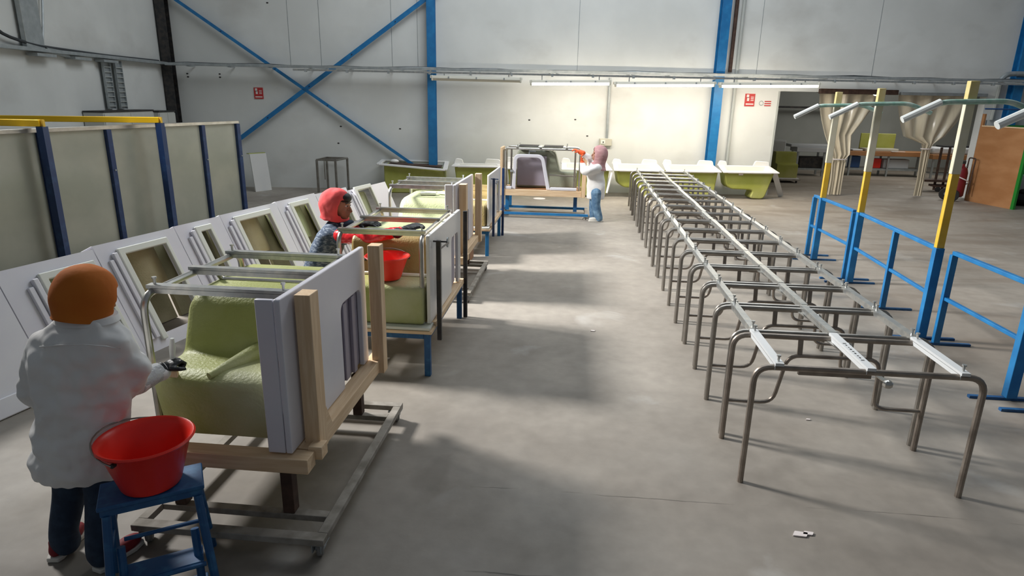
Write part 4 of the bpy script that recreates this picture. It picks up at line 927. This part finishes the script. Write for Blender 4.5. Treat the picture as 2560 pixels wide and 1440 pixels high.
small('moulded_tray', 2200, 355, YB_+.38, .90, 1.2, .5, .10, 'box_beige', 'beige moulded tray lying on the long brown bench', 'tray', .05)
small('board_stack', 2140, 352, YB_+.3, .90, .4, .4, .06, 'pale_board', 'pale board lying on the long brown bench by the curtain', 'board', .2)
small('paper_scrap', 2248, 360, YB_+.06, .90, .5, .1, .02, 'sign_white', 'white scraps on the front edge of the long brown bench', 'scrap', .1, .004)
small('green_panel_offcut', 2195, 342, YB_+.72, .90, 1.25, .06, .62, 'fibre_yellow', 'green fibreglass panel standing at the rear of the long brown bench', 'panel')
small('white_basin', 2375, 352, YB_-.75, .92, 1.3, .6, .24, 'pale_board', 'pale basin on the bench right of the right curtain', 'basin', 0, .06)
small('dark_sheet', 2390, 345, YB_-.7, 1.17, 1.0, .5, .05, 'dark_stuff', 'dark sheets lying on the pale basin', 'sheet', .06)
small('white_mould', 2030, 342, YB_-.2, 1.02, 1.6, .6, .10, 'pale_board', 'white mould lying on the pale topped bench', 'mould', .03)
small('red_box', 2190, 385, YB_+.4, .282, .35, .3, .35, 'red_plastic', 'red box under the long brown bench', 'box')
small('blue_machine', 2137, 388, YB_+.4, .282, .35, .3, .42, 'blue_plastic', 'blue machine under the long brown bench by the curtain', 'machine')
small('grey_bin', 2240, 380, YB_+.4, .282, .9, .4, .34, 'pale_board', 'pale grey bin under the long brown bench', 'bin', 0, .03)
small('clutter_box', 2030, 388, YB_-.2, .282, 1.0, .5, .4, 'dark_steel', 'dark box on the shelf of the pale topped bench', 'box', 0, .03)
# green tub on a low dolly in the next room
xg0, xg1 = PY(1945, 400, 22.3).x, PY(1998, 400, 22.3).x
t = thing('seat_shell', 'green fibreglass seat shell on a low dolly in the next room', 'tub shell', ((xg0+xg1)/2, 22.6, .12))
pl = round_poly([(22.3, .16), (22.3, .60), (22.55, .62), (22.6, .98), (22.95, .98), (23.0, .16)], [.02, .05, .04, .05, .05, .02])
build('shell', MB().prism(pl, (xg0, 0, 0), (0, 1, 0), (0, 0, 1), (xg1-xg0, 0, 0)), 'fibre_yellow', t, bevel=.03)
build('rim', MB().bx(xg0-.06, xg1+.06, 22.25, 23.05, .12, .16), 'gelcoat_white', t, bevel=.01)
t = thing('low_dolly', 'low grey dolly under the green seat shell', 'dolly', ((xg0+xg1)/2, 22.6, 0))
build('deck', MB().bx(xg0-.1, xg1+.1, 22.2, 23.1, .08, .118), 'dusty_rail', t)
for x in (xg0, xg1):
    for y in (22.3, 23.0): build('wheel', MB().lathe([(.04, -.02), (.04, .02)], (x, y, .04), 12, (1, 0, 0)), 'rubber', t)
xw = PY(1955, 380, 23.6).x
tag(build('white_cupboard', MB().bx(xw-.45, xw+.1, 23.6, 24.1, 0, 1.3).bx(xw-.43, xw+.08, 23.58, 23.6, .06, 1.27), 'pale_board', bevel=.01), 'white cupboard at the left side of the next room', 'cupboard')
pf = PY(2195, 236, 23.0)
t = thing('far_lamp', 'small bright lamp hanging in the next room', 'lamp', pf); build('bulb', MB().ell(pf, .16, .10, .06, 12, 8), 'far_lamp', t); fl = area('far_room_fill', (15.0, 23.5, 4.3), (14.0, 24.0, 0), 5, 2, 140, (1.0, 0.97, 0.90)); fl.parent = t; fl.location = V((12.5, 24.0, 4.3))-pf; build('rod', MB().tube([pf+UPZ*.06, (pf.x, pf.y, 4.58)], .015, 6), 'dark_steel', t)  # the area light is an added fill brightening this room, apart from the bulb

# ------------------------------------------------------------------ stool and buckets
def bucket(c, z0, r0, r1, hh, ang, label, sx=1.0):
    t = thing('bucket', label, 'bucket', (c[0], c[1], z0))
    prof = [(.004, z0), (r0, z0), (r0+.006, z0+.01), (r1-.014, z0+hh-.03), (r1, z0+hh-.022), (r1+.012, z0+hh-.008), (r1+.004, z0+hh), (r1-.010, z0+hh-.006), (r1-.024, z0+hh-.03), (r0-.006, z0+.016), (.004, z0+.016)]
    build('body', MB().lathe(prof, (c[0], c[1], 0), 40), 'red_plastic', t, ang=50)
    d = V((math.cos(ang), math.sin(ang), 0)); n = V((-d.y, d.x, 0)); cc = V((c[0], c[1], z0+hh-.035))
    for s_ in (-1, 1): build('ear', MB().lathe([(.012, 0), (.012, .02)], cc+d*s_*(r1-.012), 8, d*s_), 'dark_steel', t)
    pts = []
    for k in range(17):
        a = math.pi*k/16; pts.append(cc-d*(r1+.008)*math.cos(a)+n*(r1+.015)*math.sin(a)*1.0+UPZ*(.052*math.sin(a)))
    build('handle', MB().tube(pts, .0045, 6), 'steel', t)
    return t
BT = bucket((-2.075, 2.68), .592, .135, .218, .26, R(86), 'large red bucket standing on the blue step stool')
bucket((-1.70, 5.69), .866, .115, .20, .22, R(20), 'red bucket standing on the brown tub beside the wooden upright')
sc, sa = V((-2.065, 2.665, 0)), R(33)
t = thing('step_stool', 'worn blue step stool under the large red bucket', 'stool', sc, sa)
def lb(name, mb, m='blue_worn', p=t, **k): return build(name, mb, m, p, local=True, **k)
lb('seat', MB().bx(-.235, .235, -.12, .12, .565, .588), bevel=.006)
lb('seat_frame', MB().bx(-.225, .225, -.11, -.085, .53, .564).bx(-.225, .225, .085, .11, .53, .564).bx(-.225, -.2, -.085, .085, .53, .564).bx(.2, .225, -.085, .085, .53, .564))
for x in (-1, 1):
    for y in (-1, 1): lb('leg', MB().tube([(x*.20, y*.10, .53), (x*.235, y*.20, 0)], .021, 10))
    lb('side_rail', MB().tube([(x*.215, -.145, .30), (x*.215, .145, .30)], .011, 8))
    lb('step_upright', MB().tube([(x*.17, -.19, 0), (x*.165, -.10, .34)], .020, 10))
lb('cross_rail', MB().tube([(-.16, .02, .30), (.20, .02, .30)], .011, 8))
lb('step', MB().bx(-.19, .19, -.20, -.06, .185, .205), bevel=.004)
lb('step_frame', MB().tube([(-.20, -.205, .19), (.20, -.205, .19)], .012, 8))
lb('lower_step', MB().bx(-.20, .20, -.26, -.12, .055, .075), bevel=.004)

# ------------------------------------------------------------------ people
def axes(yaw, pitch=0.0, roll=0.0):
    f = V((math.cos(yaw)*math.cos(pitch), math.sin(yaw)*math.cos(pitch), math.sin(pitch)))
    s_ = V((-math.sin(yaw), math.cos(yaw), 0)); u_ = f.cross(s_)
    return f, s_, u_
def head_mesh(mb, c, f, s_, u_, k=1.0):
    """c: centre of the cranium; f forward, s left, u up"""
    rot = Matrix((f, s_, u_)).transposed()
    P = lambda a, b, d: c+f*a*k+s_*b*k+u_*d*k
    mb.ell(P(-.005, 0, .01), .098*k, .078*k, .112*k, 18, 12, rot)
    mb.ell(P(.03, 0, -.06), .062*k, .058*k, .072*k, 16, 10, rot)
    mb.ell(P(.066, 0, -.108), .024*k, .028*k, .022*k, 12, 8, rot)              # chin
    mb.tube([P(.088, 0, .012), P(.108, 0, -.022), P(.120, 0, -.042), P(.090, 0, -.05)], .012*k, 8, radii=[.009*k, .012*k, .015*k, .012*k])   # nose
    mb.ell(P(.094, 0, -.072), .013*k, .024*k, .008*k, 10, 6, rot); mb.ell(P(.090, 0, -.087), .013*k, .022*k, .009*k, 10, 6, rot)      # lips
    mb.ell(P(.084, 0, .03), .016*k, .055*k, .014*k, 12, 6, rot)                # brow
    for b in (-1, 1):
        mb.ell(P(.055, b*.04, -.035), .03*k, .022*k, .024*k, 10, 8, rot)       # cheek
        mb.ell(P(-.005, b*.078, -.015), .022*k, .012*k, .033*k, 10, 8, rot)    # ear
    return rot, P
def hood(parent, c, f, s_, u_, m, k=1.0, drop=.20, open_=.95, name='hood', shoulder=.17, wide=1.0, vk=1.0, back=1.08):
    vs = []; fs = []; seg = 40
    prof = [(.145, .012), (.138, .05), (.118, .085), (.09, .106), (.05, .120), (.015, .126), (-.02, .127), (-.06, .123), (-.10, .114), (-.135, .108), (-.165, .110), (-.165-drop*.5, .118), (-.165-drop, shoulder)]
    for h_, r_ in prof:
        for q in range(seg):
            a = 2*math.pi*q/seg; rf = r_*(1.0 if math.cos(a) > 0 else back)
            vs.append(c+(f*(rf*math.cos(a)*1.02-.012)+s_*(r_*wide*.93*math.sin(a))+u_*h_*(vk if h_ < 0 else 1))*k)
    vs_top = c+u_*.15*k-f*.012*k; top = len(vs); vs.append(vs_top)
    for i in range(len(prof)-1):
        h_ = (prof[i][0]+prof[i+1][0])/2
        for q in range(seg):
            q2 = (q+1) % seg; a = 2*math.pi*(q+.5)/seg; a = a if a < math.pi else 2*math.pi-a
            lim = open_*math.sqrt(max(0, 1-((h_+.035)/.115)**2)) if abs(h_+.035) < .115 else 0
            if a < lim: continue
            fs.append((i*seg+q, i*seg+q2, (i+1)*seg+q2, (i+1)*seg+q))
    for q in range(seg): fs.append((q, (q+1) % seg, top))
    o = build(name, MB().add(vs, fs), m, parent, ang=80)
    sd = o.modifiers.new('solid', 'SOLIDIFY'); sd.thickness = .010*k; sd.offset = 0
    sm = o.modifiers.new('smooth', 'SMOOTH'); sm.iterations = 3; sm.factor = .5
    sb_ = o.modifiers.new('sub', 'SUBSURF'); sb_.levels = 1; sb_.render_levels = 1
    return o
def hand_mesh(mb, wr, d, n, k=1.0, curl=.5, thumb=1):
    """wr wrist point, d towards the fingers, n back-of-hand normal"""
    d = V(d).normalized(); n = V(n); n = (n-d*n.dot(d)).normalized(); s_ = n.cross(d)*thumb
    rot = Matrix((d, s_, n)).transposed()
    mb.ell(wr+d*.045*k, .055*k, .042*k, .019*k, 14, 8, rot)
    mb.tube([wr-d*.03*k, wr, wr+d*.03*k], .03*k, 12, radii=[.031*k, .030*k, .030*k], flat=.75)
    for i, (b, ln) in enumerate(((.030, .062), (.011, .072), (-.009, .067), (-.028, .052))):
        p = wr+(d*.085+s_*b)*k; pts = [p-d*.02*k, p]; dd = d.copy()
        for q, fr in enumerate((.42, .33, .25)):
            a = curl*(.75+.25*q); n2 = (n-dd*n.dot(dd)); n2 = n2.normalized() if q == 0 else nn
            dd, nn = (dd*math.cos(a)-n2*math.sin(a)), (n2*math.cos(a)+dd*math.sin(a))
            p = p+dd*ln*fr*k; pts.append(p)
        mb.tube(pts, .009*k, 8, radii=[.0105*k, .0105*k, .0100*k, .0095*k, .0075*k])
    p0 = wr+(d*.02+s_*.030)*k; p1 = wr+(d*.05+s_*.060-n*.015)*k; p2 = wr+(d*.078+s_*.062-n*.032)*k
    mb.tube([p0, p1, p2], .011*k, 8, radii=[.0145*k, .0120*k, .0085*k])
def folds(o, st, sz):
    tx = bpy.data.textures.new('fold_noise', 'CLOUDS'); tx.noise_scale = sz; tx.noise_depth = 1
    d_ = o.modifiers.new('folds', 'DISPLACE'); d_.texture = tx; d_.strength = st; d_.mid_level = .5; d_.texture_coords = 'LOCAL'
    s_ = o.modifiers.new('soft', 'SMOOTH'); s_.iterations = 2
def limb(mb, pts, radii, sub=4, seg=14, flat=1.0):
    P_ = [V(p) for p in pts]; out = []; rr = []
    for i in range(len(P_)-1):
        for q in range(sub):
            t_ = q/sub; p0 = P_[max(i-1, 0)]; p1 = P_[i]; p2 = P_[i+1]; p3 = P_[min(i+2, len(P_)-1)]
            out.append(.5*((2*p1)+(-p0+p2)*t_+(2*p0-5*p1+4*p2-p3)*t_*t_+(-p0+3*p1-3*p2+p3)*t_**3)); rr.append(radii[i]*(1-t_)+radii[i+1]*t_)
    out.append(P_[-1]); rr.append(radii[-1])
    mb.tube(out, .05, seg, radii=rr, flat=flat)
    mb.ell(P_[0], radii[0], radii[0], radii[0], 10, 6); mb.ell(P_[-1], radii[-1], radii[-1], radii[-1], 10, 6)
def ring_px(xl, xr, y, Y, ratio, rz=0.0, dy=0.0):
    a = PY(xl, y, Y); c = PY(xr, y, Y); m = (a+c)/2; rx = (c-a).length/2
    return ((m.x, Y+dy, m.z), rx, rx*ratio, rz)
def shoe(parent, heel, d, m, sole, k=1.0):
    d = V(d).normalized(); s_ = V((-d.y, d.x, 0)); rot = Matrix((d, s_, UPZ)).transposed(); h = V((heel[0], heel[1], 0))
    mb = MB(); mb.ell(h+d*.17*k+UPZ*.045*k, .095*k, .046*k, .04*k, 14, 8, rot); mb.ell(h+d*.06*k+UPZ*.055*k, .07*k, .040*k, .05*k, 14, 8, rot); mb.ell(h+d*.05*k+UPZ*.09*k, .045*k, .038*k, .04*k, 12, 8, rot)
    o = build('shoe', mb, m, parent); remesh(o, .008, 3)
    pl = [(-.01, -.03), (.02, -.042), (.12, -.04), (.19, -.05), (.25, -.035), (.27, 0), (.25, .035), (.19, .05), (.12, .04), (.02, .042), (-.01, .03)]
    build('sole', MB().prism([(a*k, b*k) for a, b in pl], h+UPZ*.002, d, s_, UPZ*.026*k), sole, o, bevel=.006)

# ---- worker in the orange hood, seen from behind
YP = 2.80
foot = G(180, 1392); t = thing('person', 'worker seen from behind in an orange hood and white coat brushing the green tub', 'person', (-2.55, 2.74, 0))
hc = PY(222, 742, YP+.04); f, s_, u_ = axes(R(62), -.25)
# legs and body
hipL, hipR = PY(168, 1130, YP+.06), PY(238, 1130, YP+.06)
aL, aR = V((G(172, 1385).x, G(172, 1385).y-.0, .10)), V((G(262, 1415).x, G(262, 1415).y, .10))
kL = (hipL+aL)/2+V((0, .03, .02)); kR = (hipR+aR)/2+V((0, .03, .02))
shL, shR = PY(98, 868, YP), PY(315, 878, YP)
elL, elR = PY(92, 985, YP+.04), PY(322, 968, YP+.10)
wrR = PY(398, 928, 3.10); wrL = PY(190, 1000, 3.08)
body = MB(); head_mesh(body, hc, f, s_, u_, 1.05)
chest = (shL+shR)/2+V((0, 0, -.14))
limb(body, [hc-u_*.07-f*.01, (shL+shR)/2+V((0, .0, .03)), chest, chest+V((0, 0, -.22)), (hipL+hipR)/2], [.052, .075, .12, .11, .10], flat=.8)
for a_, b_, c_, r_ in ((shL, elL, wrL, .034), (shR, elR, wrR, .034)): limb(body, [(shL+shR)/2+V((0, 0, -.03)), a_*.92+(shL+shR)*.04, b_, c_], [.05, r_, .032, .026])
for a_, b_, c_ in ((hipL, kL, aL), (hipR, kR, aR)): limb(body, [a_, b_, c_], [.075, .052, .036])
o = build('body', body, 'skin', t); remesh(o, .010, 4)
coat = MB()
coat.rings([ring_px(160, 275, 792, YP+.01, .75), ring_px(118, 298, 815, YP, .60), ring_px(82, 325, 842, YP, .46), ring_px(70, 332, 880, YP, .46), ring_px(76, 322, 930, YP, .50), ring_px(88, 318, 990, YP, .52), ring_px(98, 312, 1040, YP+.02, .62), ring_px(98, 310, 1100, YP+.04, .70), ring_px(98, 308, 1150, YP+.05, .74), ring_px(104, 302, 1180, YP+.05, .74)], 28)
limb(coat, [shL+V((.05, 0, -.01)), shL*.5+elL*.5+V((-.01, 0, 0)), elL, wrL], [.070, .072, .064, .05])
limb(coat, [shR+V((-.05, 0, -.01)), shR*.5+elR*.5+V((.03, .02, 0)), elR, elR*.45+wrR*.55, wrR], [.072, .078, .070, .058, .05])
o = build('coat', coat, 'coat', t); remesh(o, .0105, 4); folds(o, .055, .11)
build('collar', MB().rings([ring_px(145, 292, 800, YP+.015, .75), ring_px(152, 286, 786, YP+.02, .75)], 28), 'coat', t)
build('yoke_seam', MB().tube([PY(90, 868, YP-.118), PY(150, 862, YP-.142), PY(210, 860, YP-.146), PY(270, 866, YP-.14), PY(310, 874, YP-.115)], .004, 6), 'coat', t)
tr = MB()
for a_, b_, c_ in ((hipL, kL, aL), (hipR, kR, aR)): limb(tr, [a_+V((0, 0, .0)), a_*.7+b_*.3, b_, c_+V((0, 0, .06)), c_+V((0, 0, -.02))], [.09, .092, .084, .072, .075])
o = build('trousers', tr, 'jeans_dark', t); remesh(o, .012, 5)
shoe(t, (aL.x-.03, aL.y-.07), (-.15, 1, 0), 'shoe_red', 'shoe_white', 1.05)
shoe(t, (aR.x, aR.y-.05), (.25, 1, 0), 'shoe_red', 'shoe_white', 1.05)
hood(t, hc, f, s_, u_, 'orange_cloth', 1.10, .0, .9, 'hood', .112, 1.08, .62); folds(t.children[-1], .03, .07)
g = MB(); hd = (PY(436, 905, 3.18)-wrR).normalized(); hand_mesh(g, wrR+hd*.02, hd, V((-.3, -.6, .7)), 1.12, 1.35, -1)
o = build('glove', g, 'black_glove', t); remesh(o, .0045, 3)
build('glove_cuff', MB().tube([wrR-hd*.035, wrR, wrR+hd*.03], .05, 16, radii=[.050, .046, .044]), 'black_glove', t)
build('plastic_cuff', MB().tube([wrR-(wrR-elR).normalized()*.16, wrR-(wrR-elR).normalized()*.08, wrR-hd*.005], .06, 16, radii=[.062, .060, .053]), 'cuff_film', t)
hcL = MB(); hand_mesh(hcL, wrL, (.6, .7, -.2), (0, -.3, 1), 1.05, .8); o = build('glove', hcL, 'black_glove', t); remesh(o, .0045, 3)
# brush in that hand
hp = wrR+hd*.10
bt_ = thing('brush', 'paint brush with a white handle held in the black glove', 'brush', hp)
hb = PY(430, 846, 3.18); he = PY(432, 925, 3.19)
build('handle', MB().tube([hb, hb*.7+he*.3, hb*.4+he*.6, he], .012, 10, radii=[.010, .017, .013, .016]), 'handle_white', bt_)
fe = PY(436, 945, 3.20); build('ferrule', MB().bar(he, fe, .055, .022, (0, 1, 0)), 'pine', bt_, bevel=.004)
for q in range(7):
    a_ = fe+V(((q-3)*.008, 0, 0)); build('bristle_tuft', MB().tube([a_, a_+V((.02+q*.006, .012, -.018+.004*(q % 3)))], .005, 5), 'bristle', bt_)

# ---- worker in the red hood
YQ = 6.35
t = thing('person', 'worker in a red hood and speckled navy vest leaning over the brown tub', 'person', (PY(800, 640, YQ).x, YQ, 0))
hc = PY(849, 512, YQ); f, s_, u_ = axes(R(-6), -.10)
body = MB(); rot, P = head_mesh(body, hc, f, s_, u_, 1.12)
neck = PY(842, 556, YQ); sh = PY(838, 580, YQ); hip = PY(800, 690, YQ); shN = PY(856, 590, YQ-.16); shF = V((shN.x, YQ+.17, shN.z+.01))
foN = V((hip.x-.02, YQ-.11, .09)); foF = V((hip.x-.10, YQ+.11, .09))
limb(body, [hc-u_*.08, neck, sh, (sh+hip)/2, hip], [.05, .07, .12, .12, .13])
wN = PY(1000, 580, 5.86); eN = PY(922, 592, YQ-.34); hN = PY(1078, 546, 6.06)
wF = PY(900, 562, YQ+.12); eF = PY(868, 598, YQ+.22)
limb(body, [sh, shN, eN, wN], [.08, .05, .042, .028]); limb(body, [sh, shF, eF, wF], [.08, .05, .042, .028])
for y_, a_ in ((-.10, foN), (.10, foF)): limb(body, [hip+V((0, y_, 0)), (hip+a_)/2+V((.03, y_*.5, 0)), a_], [.08, .055, .036])
o = build('body', body, 'skin', t); remesh(o, .009, 3)
for b in (-1, 1):
    e_ = build('eye', MB().ell(P(.078, b*.032, .005), .014, .016, .011, 10, 8, rot), 'sign_white', o); build('pupil', MB().ell(P(.090, b*.033, .005), .005, .007, .007, 8, 6, rot), 'hair', e_)
build('eyebrow', MB().tube([P(.088, -.06, .028), P(.098, -.035, .036), P(.098, .0, .03), P(.098, .035, .036), P(.088, .06, .028)], .004, 6), 'hair', t)
hb_ = MB(); hb_.ell(P(.035, 0, .070), .075*1.12, .074*1.12, .052*1.12, 16, 10, rot); build('hair', hb_, 'hair', t)
hood(t, hc-f*.014, f, s_, u_, 'red_cloth', 1.13, .02, 1.12, 'hood', .100, 1.0, .78, 1.30); folds(t.children[-1], .02, .07)
v = MB()
v.rings([((hip.x-.05, YQ, hip.z-.06), .17, .20, 0), ((hip.x-.02, YQ, hip.z+.04), .175, .205, 0), ((hip.x+.03, YQ, hip.z+.16), .17, .21, 0), ((hip.x+.09, YQ, hip.z+.28), .165, .22, 0), ((sh.x-.03, YQ, sh.z+.00), .145, .215, 0), ((sh.x+.0, YQ, sh.z+.06), .115, .16, 0), ((neck.x, YQ, neck.z+.02), .085, .095, 0)], 28)
limb(v, [sh+V((.0, -.10, 0)), shN+V((-.01, .02, -.01))], [.09, .085]); limb(v, [sh+V((.0, .10, 0)), shF], [.09, .085])
o = build('vest', v, 'vest', t); remesh(o, .011, 4); folds(o, .025, .14)
build('scarf', MB().tube([P(.05, -.09, -.175), P(.095, -.05, -.165), P(.105, 0, -.155), P(.095, .05, -.165), P(.05, .09, -.175)], .035, 10), 'jeans_dark', t)
for a_, b_, c_ in ((shN, eN, wN), (shF, eF, wF)):
    m_ = MB(); limb(m_, [a_+V((-.02, 0, .0)), a_*.5+b_*.5, b_, b_*.4+c_*.6, c_], [.078, .072, .066, .058, .050]); o = build('sleeve', m_, 'red_sleeve', t); remesh(o, .010, 3); folds(o, .015, .07)
for w_, h_, nn, th_ in ((wN, hN, V((0, -.2, 1)), 1), (wF, PY(940, 556, YQ+.05), V((0, -.2, 1)), -1)):
    d = (h_-w_).normalized(); g = MB(); limb(g, [w_-d*.03, w_+d*.02], [.052, .042], 3); hand_mesh(g, w_+d*.03, d+V((0, 0, -.05)), nn, 1.55, .30, th_); o = build('glove', g, 'black_glove', t); remesh(o, .005, 3)
tr = MB()
for y_, a_ in ((-.10, foN), (.10, foF)): limb(tr, [hip+V((-.03, y_, .02)), (hip+a_)/2+V((.03, y_*.5, 0)), a_], [.12, .085, .07])
o = build('trousers', tr, 'jeans_dark', t); remesh(o, .012, 4)
shoe(t, (foN.x-.06, foN.y), (1, -.1, 0), 'dark_stuff', 'shoe_white'); shoe(t, (foF.x-.06, foF.y), (1, .1, 0), 'dark_stuff', 'shoe_white')

# ---- far worker in the mauve headscarf
YR = 13.90
t = thing('person', 'worker in a mauve headscarf, white coat and jeans holding the far frame', 'person', (PY(1492, 545, YR).x, YR, 0))
hc = PY(1496, 385, YR); f, s_, u_ = axes(R(186), .12)
k = 1.15
body = MB(); rot, P = head_mesh(body, hc, f, s_, u_, k)
neck = PY(1500, 408, YR); sh = PY(1492, 418, YR); hip = PY(1490, 480, YR)
shN = sh+V((-.05, -.17, -.02)); shF = sh+V((-.05, .15, .0))
eN = PY(1462, 428, YR-.20); wN = PY(1456, 409, YR-.10); eF = PY(1475, 397, YR+.10); wF = PY(1452, 381, YR+.06)
foN = V((PY(1497, 545, YR).x, YR-.08, .09)); foF = V((PY(1486, 545, YR).x-.02, YR+.10, .09))
limb(body, [hc-u_*.08, neck, sh, (sh+hip)/2, hip], [.05, .07, .12, .12, .13])
limb(body, [sh, shN, eN, wN], [.08, .05, .042, .028]); limb(body, [sh, shF, eF, wF], [.08, .05, .042, .028])
for y_, a_ in ((-.09, foN), (.09, foF)): limb(body, [hip+V((0, y_, 0)), (hip+a_)/2+V((-.02, y_*.5, 0)), a_], [.08, .055, .036])
o = build('body', body, 'skin', t); remesh(o, .010, 3)
for b in (-1, 1): build('eye', MB().ell(P(.080, b*.034, .005), .012, .014, .009, 8, 6, rot), 'hair', o)
hood(t, hc-f*.01, f, s_, u_, 'mauve_cloth', 1.26, .10, .80, 'headscarf', .15, 1.0)
c_ = MB()
c_.rings([ring_px(1467, 1511, 497, YR, .74), ring_px(1466, 1513, 474, YR, .76), ring_px(1466, 1512, 452, YR, .74), ring_px(1466, 1510, 435, YR, .78), ring_px(1468, 1510, 420, YR, .85), ring_px(1476, 1510, 408, YR, .85), ring_px(1484, 1508, 401, YR, .9)], 24)
limb(c_, [shN+V((.06, .06, 0)), shN*.5+eN*.5, eN, eN*.4+wN*.6, wN], [.10, .095, .085, .070, .06])
limb(c_, [shF+V((.06, -.06, 0)), shF*.5+eF*.5, eF, wF], [.09, .085, .075, .055])
o = build('coat', c_, 'coat', t); remesh(o, .014, 4); folds(o, .035, .15)
tr = MB()
for y_, a_ in ((-.08, foN), (.08, foF)): limb(tr, [hip+V((0, y_, 0)), (hip+a_)/2+V((-.03, y_*.7, 0)), a_+V((0, 0, -.02))], [.12, .09, .085])
o = build('trousers', tr, 'jeans', t); remesh(o, .012, 4)
shoe(t, (foN.x+.08, foN.y), (-1, -.1, 0), 'shoe_white', 'shoe_white', 1.15); shoe(t, (foF.x+.08, foF.y), (-1, .1, 0), 'shoe_white', 'shoe_white', 1.15)
for w_, d_, n_ in ((wN, V((-.25, .1, 1)), V((-1, 0, .2))), (wF, V((-1, 0, .45)), V((0, -.2, 1)))):
    g = MB(); limb(g, [w_-d_.normalized()*.05, w_+d_.normalized()*.02], [.062, .05], 3); hand_mesh(g, w_+d_.normalized()*.03, d_, n_, 1.2, .6); o = build('glove', g, 'orange_glove', t); remesh(o, .006, 2)

# ------------------------------------------------------------------ litter on the floor
for i, (px, py, sx, lab) in enumerate(((2000, 1337, .05, 'white scrap on the floor near the front crack'), (2020, 1335, .035, 'small white chip beside the larger floor scrap'), (960, 897, .06, 'white offcut on the floor behind the near wooden upright'), (1482, 828, .03, 'tiny white chip on the shaded floor of the aisle'), (2020, 1050, .02, 'tiny pink chip on the floor inside the front frame'))):
    p = G(px, py); m = MB().prism(round_poly([(-sx, -sx*.4), (sx*.6, -sx*.5), (sx, sx*.3), (-sx*.5, sx*.5)], sx*.15), (p.x, p.y, .001), (1, 0, 0), (0, 1, 0), (0, 0, .008))
    tag(build('floor_scrap', m, 'sign_white'), lab, 'scrap')
